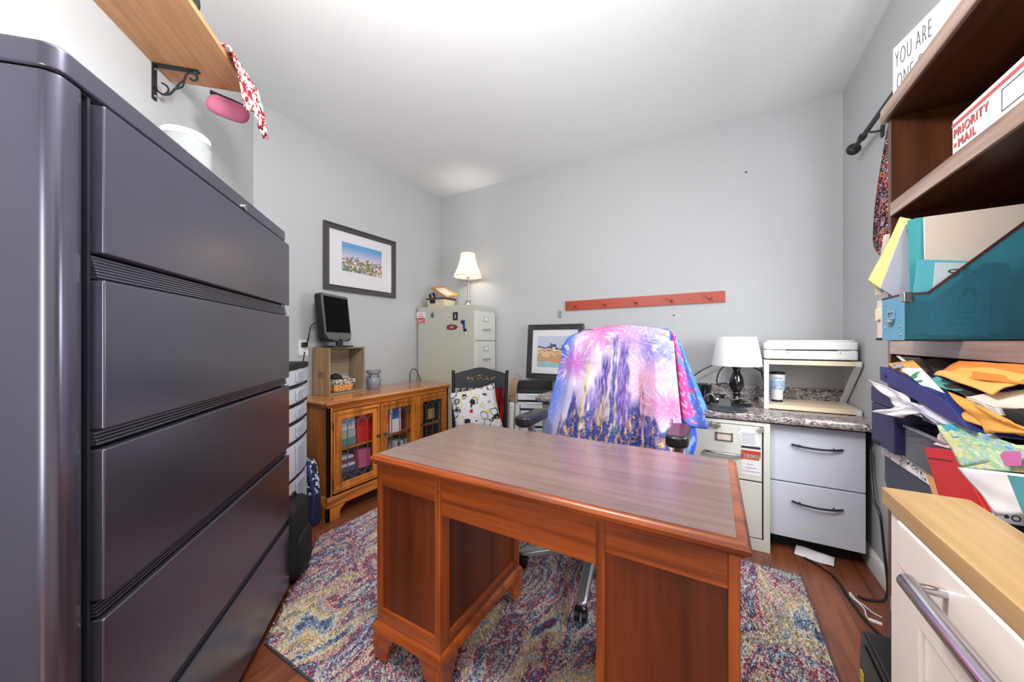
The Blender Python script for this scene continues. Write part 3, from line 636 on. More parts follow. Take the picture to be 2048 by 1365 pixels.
MB().lathe([(0.002, 0.0), (0.043, 0.0), (0.046, 0.006), (0.056, 0.04), (0.058, 0.065), (0.05, 0.092), (0.040, 0.108), (0.038, 0.118), (0.05, 0.126)], seg=36).build('pot', M_grey, t)
MB().lathe([(0.048, 0.124), (0.056, 0.132), (0.058, 0.155), (0.054, 0.156), (0.05, 0.144), (0.002, 0.142)], seg=36).build('dish', M_grey, t)
sl = MB()
for a in range(10):
    an = a * 2 * PI / 10; q = Matrix.Rotation(an, 3, 'Z'); 
    vs = [q @ Vector((0.043 + 0.004, x, z)) for x, z in ((-0.005, 0.098), (0.005, 0.098), (0, 0.112))]; sl.prism(vs, q @ Vector((0.002, 0, 0)))
sl.build('vent_slots', M_blackm, t)

# picture on the left wall
def picture(name, w_, h_, fwid, fmat, matm, artmat, art, label, depth=0.022, loc=(0, 0, 0), rz=0, tilt=0.0, cat='picture'):
    t = root(name, loc, rz, label, cat)
    t.rotation_euler = (-tilt, 0, math.radians(rz))
    f = MB()
    for (pts) in ([(0, 0), (w_, 0), (w_ - fwid, fwid), (fwid, fwid)], [(w_, 0), (w_, h_), (w_ - fwid, h_ - fwid), (w_ - fwid, fwid)], [(w_, h_), (0, h_), (fwid, h_ - fwid), (w_ - fwid, h_ - fwid)], [(0, h_), (0, 0), (fwid, fwid), (fwid, h_ - fwid)]):
        (a, b_, c_, d_) = pts
        # section: outer bead, cove, inner lip
        sec = [(0, 0), (0, -depth), (0.22, -depth * 1.05), (0.3, -depth * 0.7), (0.75, -depth * 0.62), (0.85, -depth * 0.8), (1, -depth * 0.75), (1, 0)]
        r0 = [Vector((a[0] + (d_[0] - a[0]) * s, y, a[1] + (d_[1] - a[1]) * s)) for s, y in sec]
        r1 = [Vector((b_[0] + (c_[0] - b_[0]) * s, y, b_[1] + (c_[1] - b_[1]) * s)) for s, y in sec]
        f.loft([r0, r1])
    f.build('frame', fmat, t, 0)
    BX('mat_board', (fwid - 0.003, -0.009, fwid - 0.003), (w_ - fwid + 0.003, -0.001, h_ - fwid + 0.003), matm, t, 0)
    BX('print', (art[0], -0.0105, art[1]), (art[2], -0.009, art[3]), artmat, t, 0)
    BX('glass', (fwid - 0.002, -0.013, fwid - 0.002), (w_ - fwid + 0.002, -0.012, h_ - fwid + 0.002), M_glass, t, 0)
    return t
def landscape_mat():
    m, nt, b = newmat('garden_print'); N = nt.nodes.new; Lk = nt.links.new; setin(b, Roughness=0.6)
    tc = N('ShaderNodeTexCoord'); sp = N('ShaderNodeSeparateXYZ'); Lk(tc.outputs['Generated'], sp.inputs[0])
    nz = N('ShaderNodeTexNoise'); nz.inputs['Scale'].default_value = 9; nz.inputs['Detail'].default_value = 3; Lk(tc.outputs['Object'], nz.inputs[0])
    vo = N('ShaderNodeTexVoronoi'); vo.inputs['Scale'].default_value = 62; Lk(tc.outputs['Object'], vo.inputs[0])
    sc_ = N('ShaderNodeSeparateColor'); Lk(vo.outputs['Color'], sc_.inputs[0])
    gr = N('ShaderNodeValToRGB'); gr.color_ramp.interpolation = 'CONSTANT'; e = gr.color_ramp.elements; e[0].color = lin((84, 120, 86)); e[1].position = 0.85; e[1].color = lin((236, 220, 226))
    for p_, c_ in ((0.2, (104, 138, 118)), (0.35, (214, 168, 90)), (0.5, (196, 120, 110)), (0.62, (70, 112, 96)), (0.74, (150, 168, 200))): k_ = e.new(p_); k_.color = lin(c_)
    Lk(sc_.outputs[0], gr.inputs[0])
    sk = N('ShaderNodeValToRGB'); e = sk.color_ramp.elements; e[0].position = 0.45; e[0].color = lin((226, 204, 218)); e[1].position = 0.85; e[1].color = lin((92, 160, 214)); Lk(sp.outputs[2], sk.inputs[0])
    ad = N('ShaderNodeMath'); ad.operation = 'MULTIPLY_ADD'; ad.inputs[1].default_value = 0.7; Lk(nz.outputs[0], ad.inputs[0]); 
    ng = N('ShaderNodeMath'); ng.operation = 'SUBTRACT'; ng.inputs[0].default_value = 0.08; Lk(sp.outputs[2], ng.inputs[1]); Lk(ng.outputs[0], ad.inputs[2])
    gt = N('ShaderNodeMath'); gt.operation = 'GREATER_THAN'; gt.inputs[1].default_value = 0.0; Lk(ad.outputs[0], gt.inputs[0])
    mx = N('ShaderNodeMix'); mx.data_type = 'RGBA'; Lk(gt.outputs[0], mx.inputs[0]); Lk(sk.outputs[0], mx.inputs[6]); Lk(gr.outputs[0], mx.inputs[7]); Lk(mx.outputs[2], b.inputs['Base Color'])
    return m
picture('framed_print', 0.70, 0.53, 0.045, paint('dark_frame', (66, 62, 66), 0.3, coat=0.4), M_paper, landscape_mat(), (0.155, 0.17, 0.545, 0.405), 'dark framed print of a colourful garden under blue sky on the left wall', loc=(WX0 + 0.001, 1.622, 1.57), rz=90)

# wall outlet with cord behind the crate
def outlet(name, loc, rz, label, cordpts=None):
    t = root(name, loc, rz, label, 'outlet'); MB().rbox((-0.035, -0.006, -0.058), (0.035, 0, 0.058), 0.006, 4, 'y').build('cover_plate', M_trim, t, 0.002)
    BX('plug', (-0.02, -0.03, 0.005), (0.02, -0.006, 0.04), M_black, t, 0.004)
outlet('wall_outlet', (WX0 + 0.0005, 1.475, 1.12), 90, 'white wall outlet with a black plug beside the wooden crate')
o = MB().tube([(WX0 + 0.04, 1.475, 1.145), (WX0 + 0.06, 1.48, 1.20), (WX0 + 0.055, 1.50, 1.28), (WX0 + 0.06, 1.55, 1.31)], 0.004).build('television_cord', M_black); tag(o, 'black power cord rising from the wall outlet to the small television', 'cord')
o = MB().tube([(WX0 + 0.03, 1.47, 1.09), (WX0 + 0.03, 1.455, 1.0), (WX0 + 0.02, 1.46, 0.9), (WX0 + 0.03, 1.44, 0.80)], 0.004).build('power_cord', M_black); tag(o, 'black power cord hanging down the wall left of the crate', 'cord')
o = MB().tube([(-2.55, 2.46, 0.777), (-2.548, 2.462, 0.86), (-2.52, 2.47, 0.90), (-2.49, 2.49, 0.88), (-2.475, 2.51, 0.82), (-2.47, 2.52, 0.778)], 0.004).build('looped_cord', M_black); tag(o, 'short black cord looping up from the far end of the oak cabinet top', 'cord')

# ------------------------------------------------------------------ tower of clear drawers
t = root('drawer_tower', (-1.925, 0.995, 0), 135, 'tall tower of seven frosted plastic drawers with black rims beside the oak cabinet', 'drawers')
TW, TD = 0.375, 0.30
zs = [(0.93, 1.008), (0.828, 0.908), (0.732, 0.806), (0.626, 0.71), (0.425, 0.605), (0.224, 0.405), (0.022, 0.205)]
MB().rbox((-0.003, -0.012, 1.012), (TW + 0.003, TD, 1.045), 0.02, 5).build('top_tray', M_blackm, t, 0.003)
fr = MB()
for z0, z1 in zs: fr.rbox((0, -0.006, z0 - 0.016), (TW, TD, z0 - 0.001), 0.012, 4)
fr.build('rim', M_blackm, t, 0.002)
pc = MB()
for x in (0.004, TW - 0.016):
    for y in (0.0, TD - 0.02): pc.box((x, y, 0.0), (x + 0.012, y + 0.012, 1.02))
pc.build('post', M_frost, t, 0.001)
BX('back_sheet', (0.004, TD - 0.006, 0.0), (TW - 0.004, TD - 0.002, 1.02), M_frost, t, 0)
for z0, z1 in zs:
    d = MB(); x0, x1 = 0.018, TW - 0.018
    n = 8; poly = [(x0, 0.10)] + [(x0 + (x1 - x0) * i / n, -0.012 * math.sin(PI * i / n) - 0.004) for i in range(n + 1)] + [(x1, 0.10)]
    d.prism([(x, y, z0) for x, y in [(x0, TD - 0.03)] + poly[1:-1] + [(x1, TD - 0.03)]], (0, 0, 0.003))
    fr_ = [(x, y) for x, y in poly[1:-1]]
    d.loft([[Vector((x, y, z0)) for x, y in fr_] + [Vector((x, y + 0.003, z0)) for x, y in fr_[::-1]], [Vector((x, y, z1)) for x, y in fr_] + [Vector((x, y + 0.003, z1)) for x, y in fr_[::-1]]])
    d.box((x0, 0, z0), (x0 + 0.003, TD - 0.03, z1 - 0.01)); d.box((x1 - 0.003, 0, z0), (x1, TD - 0.03, z1 - 0.01))
    D = d.build('drawer', M_frost, t)
    zz = (z0 + z1) / 2; MB().rbox((TW / 2 - 0.075, -0.026, z0 + 0.012), (TW / 2 + 0.075, -0.016, z1 - 0.014), 0.008, 4, 'y').build('handle', clear('clear_handle', (232, 236, 246), 0.1, 0.45), D, 0.003)

# ------------------------------------------------------------------ backpack and tote
M_pack = paint('black_nylon', (22, 23, 26), 0.75, bump=(300, 0.4, 0.001))
t = root('black_backpack', (-1.815, 0.975, 0.019), 135, 'small black backpack standing in front of the drawer tower', 'backpack')
def puff(x0, x1, y0, y1, z0, z1, e=2.6, n=24, k=14):
    rings = []
    for j in range(k + 1):
        f = j / k; s = (1 - abs(2 * f - 1) ** 3.2) ** (1 / 2.6) if 0 < j < k else 0.35
        rg = []
        for i in range(n):
            a = 2 * PI * i / n; c_, s_2 = math.cos(a), math.sin(a)
            rg.append(Vector(((x0 + x1) / 2 + (x1 - x0) / 2 * s * math.copysign(abs(c_) ** (2 / e), c_), (y0 + y1) / 2 + (y1 - y0) / 2 * s * math.copysign(abs(s_2) ** (2 / e), s_2), z0 + (z1 - z0) * (0.5 - 0.5 * math.cos(PI * f)))))
        rings.append(rg)
    return MB().loft(rings)
puff(-0.11, 0.095, -0.055, 0.045, 0, 0.37, 4.5).build('body', M_pack, t)
puff(-0.10, 0.07, -0.075, -0.03, 0.03, 0.22, 4).build('front_pocket', M_pack, t)
MB().tube([(0.095, -0.02, 0.33), (0.112, -0.03, 0.25), (0.11, -0.035, 0.12), (0.09, -0.02, 0.03)], 0.006).build('piping', M_black, t)
MB().tube([(-0.02, 0.0, 0.35), (-0.01, 0.0, 0.385), (0.03, 0.0, 0.385), (0.04, 0.0, 0.35)], 0.007).build('handle', M_pack, t)
MB().tube([(0.08, -0.09, 0.14), (0.083, -0.093, 0.115), (0.08, -0.093, 0.09)], 0.003).build('zip_pull', paint('brass_zip', (190, 160, 90), 0.4, metal=0.8), t)
t = root('navy_tote_bag', (-2.27, 1.265, 0.0), 0, 'navy tote bag with white flower print between the drawer tower and oak cabinet', 'bag')
poly = [(0.085, 0.085), (0.095, 0.03), (0.05, -0.03), (-0.10, -0.12), (-0.15, -0.07), (-0.15, 0.085)]
rings = [[Vector((x * s, y * s + o_, z)) for x, y in poly] for s, o_, z in ((0.9, 0.008, 0.002), (1.0, 0, 0.03), (1.0, 0.0, 0.20), (0.92, 0.005, 0.26), (0.7, 0.02, 0.36), (0.45, 0.035, 0.41))]
M_flor = blotch('navy_floral', [(26, 30, 62), (26, 30, 62), (196, 206, 228)], 46, rough=0.8, detail=1, pos=[0.0, 0.54, 0.55], const=True)
MB().loft(rings[:3]).build('lower_bag', paint('navy_cloth', (24, 27, 58), 0.8), t, 0.01); MB().loft(rings[2:]).build('upper_bag', M_flor, t, 0.01)
MB().tube([(0.02, 0.03, 0.40), (0.085, 0.01, 0.33), (0.112, 0.02, 0.20), (0.085, 0.02, 0.05)], 0.009).build('strap', paint('navy_strap', (38, 42, 92), 0.8), t)

# ------------------------------------------------------------------ five drawer beige file cabinet
t = root('beige_file_cabinet', (-1.89, 2.60, 0), 90, 'tall beige metal five drawer file cabinet in the back left corner', 'cabinet')
FW5, FD5, FH5 = 0.345, 0.69, 1.505
BX('body', (0, 0.002, 0), (FW5, FD5, FH5 - 0.002), M_beige, t, 0.003)
BX('top_cap', (-0.0015, 0.0, FH5 - 0.045), (FW5 + 0.0015, FD5, FH5), M_beige, t, 0.003)
def file_front(t, W, zs, mat, hx=0.5, pull='bar'):
    for z0, z1 in zs:
        D = BX('drawer', (0.012, -0.014, z0), (W - 0.012, 0.01, z1), mat, t, 0.003)
        zl = z1 - (z1 - z0) * 0.26; zh = z1 - (z1 - z0) * 0.62; cx_ = W / 2
        lf = MB(); lf.box((cx_ - 0.04, -0.018, zl - 0.022), (cx_ + 0.04, -0.014, zl - 0.017)); lf.box((cx_ - 0.04, -0.018, zl + 0.017), (cx_ + 0.04, -0.014, zl + 0.022)); lf.box((cx_ - 0.04, -0.018, zl - 0.017), (cx_ - 0.035, -0.014, zl + 0.017)); lf.box((cx_ + 0.035, -0.018, zl - 0.017), (cx_ + 0.04, -0.014, zl + 0.017))
        L_ = lf.build('label_holder', M_steel, D); BX('label_card', (cx_ - 0.035, -0.0165, zl - 0.017), (cx_ + 0.035, -0.014, zl + 0.017), M_paper, L_, 0)
        hb = MB(); hb.bar((cx_ - 0.055, -0.03, zh), (cx_ + 0.055, -0.03, zh), 0.012, 0.008)
        for s in (-0.052, 0.044): hb.box((cx_ + s, -0.032, zh - 0.005), (cx_ + s + 0.008, -0.013, zh + 0.005))
        hb.build('handle', M_steel, D, 0.001)
p5 = (FH5 - 0.05 - 0.06) / 5
file_front(t, FW5, [(0.06 + i * p5, 0.06 + (i + 1) * p5 - 0.008) for i in range(5)], M_beige_f)
# things stuck to the side of it (side plane faces the camera)
SY = 2.5985
def side_card(name, px0, py0, px1, py1, mat, label, cat='magnet', th=0.002, Y=SY, bev=0):
    a = pY(px0, py1, Y); b = pY(px1, py0, Y)
    t = root(name, (a.x, Y, a.z), 0, label, cat); w_, h_ = b.x - a.x, b.z - a.z
    BX('card', (0, -th, 0), (w_, 0, h_), mat, t, bev); return t, w_, h_
s1, w_, h_ = side_card('parking_sign_magnet', 833.5, 624, 850.5, 647.5, M_paper, 'white and red parking only magnet on the side of the tall beige cabinet', 'magnet')
BX('red_half', (0.004, -0.003, 0.003), (w_ - 0.004, -0.002, h_ * 0.46), paint('sign_red', (186, 40, 46), 0.5), s1, 0)
text('word', 'ONLY', h_ * 0.36, M_paper, s1, (w_ / 2, -0.0034, h_ * 0.1), (PI / 2, 0, 0), sx=0.85, align='CENTER', bold=0.0006)
text('word', 'PARKING', h_ * 0.17, paint('sign_red', (186, 40, 46), 0.5), s1, (w_ / 2, -0.0028, h_ * 0.54), (PI / 2, 0, 0), align='CENTER')
text('word', 'RSVD', h_ * 0.19, paint('sign_red', (186, 40, 46), 0.5), s1, (w_ / 2, -0.0028, h_ * 0.75), (PI / 2, 0, 0), align='CENTER')
a = pY(866.5, 630, SY); t = root('green_charm_magnet', tuple(a), 0, 'small green pineapple shaped charm magnet high on the tall beige cabinet', 'magnet')
MB().lathe([(0.002, -0.022), (0.012, -0.014), (0.014, 0.0), (0.009, 0.012), (0.002, 0.015)], (0, -0.014, -0.004), seg=16).build('fruit', paint('dark_teal_charm', (44, 74, 78), 0.4), t)
lf = MB()
for k in (-1, 0, 1): lf.prism([(k * 0.003 - 0.003, -0.012, 0.008), (k * 0.003 + 0.003, -0.012, 0.008), (k * 0.009, -0.012, 0.028)], (0, -0.003, 0))
lf.build('leaves', paint('leaf_green', (40, 120, 84), 0.5), t)
a = pY(895, 631, SY); t = root('oval_magnet', tuple(a), 0, 'white oval magnet with two black letters on the tall beige cabinet', 'magnet')
MB().lathe([(0.019, 0), (0.019, 0.002)], (0, 0, 0), axis='y', seg=32).build('plate', M_paper, t).data.transform(Matrix.Diagonal((1.35, -1, 0.85, 1)))
MB().lathe([(0.0165, 0.002), (0.0175, 0.0025), (0.0175, 0.002)], (0, 0, 0), axis='y', seg=32, caps=False).build('rim', M_ink, t).data.transform(Matrix.Diagonal((1.35, -1, 0.85, 1)))
text('word', 'OC', 0.02, M_ink, t, (0, -0.0028, -0.007), (PI / 2, 0, 0), align='CENTER', bold=0.0004)
s1, w_, h_ = side_card('number_magnet', 906, 624.5, 915.5, 641, blotch('speckled_black', [(22, 22, 24), (22, 22, 24), (190, 190, 190)], 300, pos=[0, 0.62, 0.66], const=True), 'black speckled magnet with a white number one on the tall beige cabinet')
text('number', '1', h_ * 0.7, M_paper, s1, (w_ / 2, -0.0026, h_ * 0.24), (PI / 2, 0, 0), align='CENTER', bold=0.001)
s_ = [pY(x, y, SY) for x, y in ((893.5, 652), (902, 649), (911, 650), (915.5, 654.5), (911, 659.5), (902, 660.5), (893.5, 659))]
t = root('pennant_magnet', tuple(s_[0]), 0, 'dark red arrow shaped magnet with lettering on the tall beige cabinet', 'magnet')
MB().prism([p - s_[0] for p in s_], (0, -0.002, 0)).build('plate', M_ink, t)
cc = sum((p - s_[0] for p in s_), Vector()) / len(s_)
MB().prism([cc + (p - s_[0] - cc) * 0.84 + Vector((0, -0.002, 0)) for p in s_], (0, -0.001, 0)).build('red_field', paint('sign_maroon', (150, 50, 58), 0.5), t)
text('word', 'SPIRIT', 0.019, M_paper, t, tuple(cc + Vector((0, -0.0034, -0.007))), (PI / 2, 0, 0), align='CENTER', sx=0.8)
a = pY(929, 655, SY); t = root('clip_magnet', tuple(a), 0, 'blue and black spring clip magnet holding a small badge on the tall beige cabinet', 'magnet')
cb = MB(); cb.bar((-0.008, -0.008, 0.055), (0.004, -0.010, -0.012), 0.022, 0.008, (0, 1, 0)); cb.build('blue_strap', paint('blue_strap', (30, 56, 196), 0.5), t, 0.003)
for dx in (-0.018, 0.003):
    MB().lathe([(0.002, -0.014), (0.009, -0.010), (0.011, 0.0), (0.008, 0.012), (0.002, 0.015)], (dx, -0.016, 0.052), seg=14).build('grip', M_black, t)
BX('black_holder', (-0.004, -0.014, -0.042), (0.028, -0.004, -0.014), M_black, t, 0.004); BX('white_badge', (-0.001, -0.012, -0.075), (0.027, -0.004, -0.040), M_paper, t, 0.005)
BX('badge_mark', (0.007, -0.0135, -0.066), (0.015, -0.012, -0.050), M_ink, t, 0.001)
for i, (x, y, lb) in enumerate(((919.5, 784.5, 'purple rosette magnet left of its twin, low on the tall beige cabinet'), (930.5, 783.5, 'purple rosette magnet right of its twin, low on the tall beige cabinet'))):
    a = pY(x, y, SY); t = root('rosette_magnet', tuple(a), 0, lb, 'magnet', 'purple rosette magnets behind the black chair')
    fl_ = MB()
    for k in range(6):
        an = k * PI / 3; fl_.lathe([(0.002, -0.009), (0.009, -0.006), (0.011, -0.002), (0.010, 0.0)], (0.014 * math.cos(an), 0, 0.014 * math.sin(an)), axis='y', seg=12)
    fl_.build('petals', paint('purple_petal', (96, 92, 158), 0.7), t); MB().lathe([(0.002, -0.013), (0.007, -0.011), (0.008, -0.006)], axis='y', seg=12).build('centre', paint('pale_purple', (170, 168, 204), 0.7), t)

# box with a tilted frame, and the lit lamp, on top of it
t = root('tan_storage_box', (-2.50, 2.66, FH5 + 0.001), 0, 'open tan cardboard box with a dark rim on top of the tall beige cabinet', 'box')
def obox_ring(x0, y0, x1, y1, i, z): return [Vector((x0 - i, y0 - i, z)), Vector((x1 + i, y0 - i, z)), Vector((x1 + i, y1 + i, z)), Vector((x0 - i, y1 + i, z))]
bw, bd_ = 0.20, 0.16
MB().loft([obox_ring(0, 0, bw, bd_, i, z) for i, z in ((0, 0), (0.012, 0.085), (0.008, 0.085), (-0.006, 0.006))]).build('box_body', paint('tan_card_box', (208, 198, 172), 0.75), t)
MB().loft([obox_ring(0, 0, bw, bd_, i, z) for i, z in ((0.0115, 0.074), (0.016, 0.076), (0.018, 0.092), (0.006, 0.092), (0.006, 0.086))]).build('rim', paint('dark_brown_rim', (70, 62, 56), 0.5), t)
MB().rbox((0.03, -0.0135, 0.040), (0.10, -0.006, 0.074), 0.014, 6, 'y').build('grip_hole', M_blackm, t)
t = root('certificate_frame', (-2.47, 2.70, FH5 + 0.045), 0, 'orange wood frame tipped backwards into the tan box', 'frame')
fm = MB(); a0, a1 = Vector((-0.03, 0.0, 0.155)), Vector((0.17, 0.01, 0.045)); up_ = Vector((0.10, 0.035, 0.02)); up_ = Vector((0.07, 0.10, 0.03))
c_ = [a0, a1, a1 + up_, a0 + up_]; ce = sum(c_, Vector()) / 4; nv = (a1 - a0).cross(up_).normalized() * 0.012
inn = [ce + (p - ce) * 0.74 for p in c_]
for i in range(4):
    j = (i + 1) % 4; fm.prism([c_[i], c_[j], inn[j], inn[i]], nv)
fm.build('frame_edge', wood('orange_wood', (186, 112, 54), (222, 156, 92), 'x', 0.4), t); MB().prism([p + nv * 0.3 for p in inn], nv * 0.2).build('backing_card', paint('parchment', (226, 216, 192), 0.8), t)
t = root('black_booklet', (-2.49, 2.69, FH5 + 0.03), 0, 'black booklet with white lettering standing in the tan box', 'booklet')
m = MB(); m.box((0, 0, 0), (0.07, 0.012, 0.12)); m.rot(-0.3, 'Y', (0.03, 0, 0)); m.build('cover', M_black, t, 0.001)
text('word', 'HOME', 0.03, M_paper, t, (0.0, -0.002, 0.105), basis((0.35, 0, -0.94), (0.94, 0, 0.35)), bold=0.0006)

lp = (-2.10, 2.79)
t = root('bell_shade_lamp', (lp[0], lp[1], FH5 + 0.001), 0, 'lit silver table lamp with a white bell shade on the tall beige cabinet', 'lamp')
M_silver = paint('brushed_nickel', (176, 168, 160), 0.35, metal=0.7)
MB().lathe([(0.002, 0.0), (0.062, 0.0), (0.064, 0.006), (0.055, 0.012), (0.05, 0.022), (0.03, 0.034), (0.028, 0.045), (0.020, 0.052), (0.026, 0.060), (0.015, 0.066)], seg=32).build('base', M_silver, t)
cl_ = MB(); rings = []
for z_ in (0.064, 0.245):
    rings.append([Vector(((0.0125 - 0.002 * (z_ > .1)) * (1 if k % 2 else 0.86) * math.cos(2 * PI * k / 24), (0.0125 - 0.002 * (z_ > .1)) * (1 if k % 2 else 0.86) * math.sin(2 * PI * k / 24), z_)) for k in range(24)])
cl_.loft(rings).build('column', M_silver, t, smooth=30)
MB().lathe([(0.012, 0.243), (0.022, 0.25), (0.026, 0.258), (0.014, 0.264), (0.012, 0.30), (0.004, 0.302), (0.003, 0.53), (0.006, 0.535), (0.006, 0.548), (0.001, 0.55)], seg=20).build('stem', M_silver, t)
m, nt, b = newmat('lit_shade_cloth'); setin(b, Base_Color=lin((244, 236, 222)), Roughness=0.9)
tl_ = nt.nodes.new('ShaderNodeBsdfTranslucent'); tl_.inputs[0].default_value = lin((250, 240, 220)); mxs = nt.nodes.new('ShaderNodeMixShader'); mxs.inputs[0].default_value = 0.5
nt.links.new(b.outputs[0], mxs.inputs[1]); nt.links.new(tl_.outputs[0], mxs.inputs[2]); nt.links.new(mxs.outputs[0], nt.nodes['Material Output'].inputs[0])
rings = []; nseg = 48
prof_ = [(0.142, 0.295), (0.141, 0.300), (0.118, 0.345), (0.098, 0.395), (0.083, 0.445), (0.073, 0.49), (0.070, 0.525)]
for r_0, z_ in prof_:
    rings.append([Vector((r_0 * (1 - 0.035 * abs(math.sin(a * 4))) * math.cos(a), r_0 * (1 - 0.035 * abs(math.sin(a * 4))) * math.sin(a), z_)) for a in [2 * PI * k / nseg for k in range(nseg)]])
SH = MB().loft(rings, caps=False).build('lamp_shade', m, t)
rb = MB()
for k in range(8):
    a = 2 * PI * k / 8; rb.tube([(r_0 * 1.004 * math.cos(a), r_0 * 1.004 * math.sin(a), z_) for r_0, z_ in prof_], 0.0016, 6, smooth=False)
rb.tube([(0.1425 * (1 - 0.035 * abs(math.sin(a * 4))) * math.cos(a), 0.1425 * (1 - 0.035 * abs(math.sin(a * 4))) * math.sin(a), 0.297) for a in [2 * PI * k / 48 for k in range(49)]], 0.0035, 6, smooth=False)
rb.build('shade_trim', paint('shade_trim', (222, 214, 200), 0.8), SH)
MB().lathe([(0.002, 0.30), (0.012, 0.31), (0.028, 0.36), (0.026, 0.385), (0.002, 0.41)], seg=20).build('bulb', emit('bulb_glow', (255, 226, 180), 10.0), t)
light('lamp_bulb', 'POINT', (lp[0], lp[1], FH5 + 0.37), 30, (1, 0.96, 0.90), 0.03)

# ------------------------------------------------------------------ black spindle chair and cushion
M_chair = paint('black_lacquer', (16, 17, 24), 0.45, coat=0.0, spec=0.35)
bl = Vector((-1.797, 2.197, 0)); br = Vector((-1.435, 2.405, 0)); wdt = (br - bl).length; ca = math.degrees(math.atan2(br.y - bl.y, br.x - bl.x))
bl.z = 0.018
t = root('spindle_chair', tuple(bl), ca, 'black lacquered spindle back side chair with gold stencilling beside the oak cabinet', 'chair')
SHt = 0.45
seat = MB(); ringp = []
for k in range(32):
    a = 2 * PI * k / 32; ringp.append((wdt / 2 + (wdt / 2 + 0.015) * math.copysign(abs(math.cos(a)) ** 0.6, math.cos(a)), -0.21 + 0.21 * math.copysign(abs(math.sin(a)) ** 0.6, math.sin(a))))
seat.loft([[Vector((x, y, z)) for x, y in ringp] for z in (SHt - 0.035, SHt - 0.02, SHt)]).build('seat', M_chair, t, 0.008, 3)
for sx, x in ((-1, 0.03), (1, wdt - 0.03)):
    for sy, y in ((-1, -0.37), (1, -0.05)):
        MB().tube([(x, y, SHt - 0.03), (x + sx * 0.02, y + sy * 0.02, SHt * 0.5), (x + sx * 0.035, y + sy * 0.035, 0.0)], [0.018, 0.012], 12).build('leg', M_chair, t)
MB().tube([(0.015, -0.386, 0.19), (wdt / 2, -0.39, 0.19), (wdt - 0.015, -0.386, 0.19)], 0.010).build('stretcher', M_chair, t)
lean = 0.10
for x, xx in ((0.012, -0.008), (wdt - 0.012, wdt + 0.008)):
    MB().tube([(x, -0.045, SHt - 0.005), (x + (xx - x) * .5, -0.015, 0.66), (xx, 0.035, 0.915)], [0.015, 0.0125], 14).build('back_post', M_chair, t)
cr_ = MB(); top = []; n = 40
def ctop(u): return 0.885 + 0.04 * math.sin(PI * u) ** 0.8 + (0.012 if 0.28 < u < 0.72 else 0.0) * math.sin(PI * (u - 0.28) / 0.44)
rings = []
for i in range(n + 1):
    u = i / n; x = u * wdt; yb = 0.012 + 0.022 * math.sin(PI * u)
    zt_ = ctop(u); rings.append([Vector((x, yb + 0.006, 0.775)), Vector((x, yb + 0.020, 0.775)), Vector((x, yb + 0.042, zt_)), Vector((x, yb + 0.028, zt_))])
CR = cr_.loft(rings).build('crest_rail', M_chair, t, 0.003)
gd = MB(); R.seed(11)
def cy_(u, z): return 0.012 + 0.022 * math.sin(PI * u) + 0.006 + 0.022 * (z - 0.775) / 0.14 - 0.0018
for k in range(60):
    u = R.uniform(0.2, 0.8); z = 0.835 + R.uniform(-0.022, 0.03) * (1.3 if 0.38 < u < 0.62 else 0.7) + 0.01; L_ = R.uniform(0.006, 0.02); an = R.uniform(-1, 1) + (0 if u < 0.5 else PI)
    p0 = Vector((u * wdt, cy_(u, z), z)); q = Vector((math.cos(an) * L_, 0, math.sin(an) * L_)); sd = Vector((-q.z, 0, q.x)) * 0.18
    gd.prism([p0, p0 + q * 0.5 + sd, p0 + q, p0 + q * 0.5 - sd], (0, -0.001, 0))
gd.build('gold_stencil', paint('gold_stencil', (176, 138, 98), 0.5), CR)
for i in range(7):
    u = (i + 1) / 8; x = wdt * u; yb = 0.012 + 0.022 * math.sin(PI * u) + 0.012
    MB().tube([(wdt / 2 + (x - wdt / 2) * 0.92, -0.03, SHt - 0.005), (x, yb - 0.02, 0.62), (x, yb, 0.78)], 0.0065, 8).build('spindle', M_chair, t)
# cushion: soft square with pinched corners
def cushion(name, w_, h_, th, mat, parent):
    def side(s):
        def fn(u, v):
            x = 2 * u - 1; y = 2 * v - 1; pin = 1 - 0.07 * (1 - abs(x) ** 2) * abs(y) ** 3; pin2 = 1 - 0.07 * (1 - abs(y) ** 2) * abs(x) ** 3
            hh_ = th / 2 * max(0, (1 - abs(x) ** 2.6) * (1 - abs(y) ** 2.6)) ** 0.45
            nn = 0.006 * noise.noise(Vector((x * 2.5, y * 2.5, s)))
            return Vector((x * w_ / 2 * pin2, s * (hh_ + (nn if hh_ > 0.01 else 0)), y * h_ / 2 * pin))
        return fn
    o = MB(); o.grid(side(-1), 28, 28); o.grid(side(1), 28, 28)
    ob = o.build(name, mat, parent)
    import bmesh
    bm = bmesh.new(); bm.from_mesh(ob.data); bmesh.ops.remove_doubles(bm, verts=bm.verts, dist=0.0008); bmesh.ops.recalc_face_normals(bm, faces=bm.faces); bm.to_mesh(ob.data); bm.free(); ob.data.shade_smooth()
    return ob
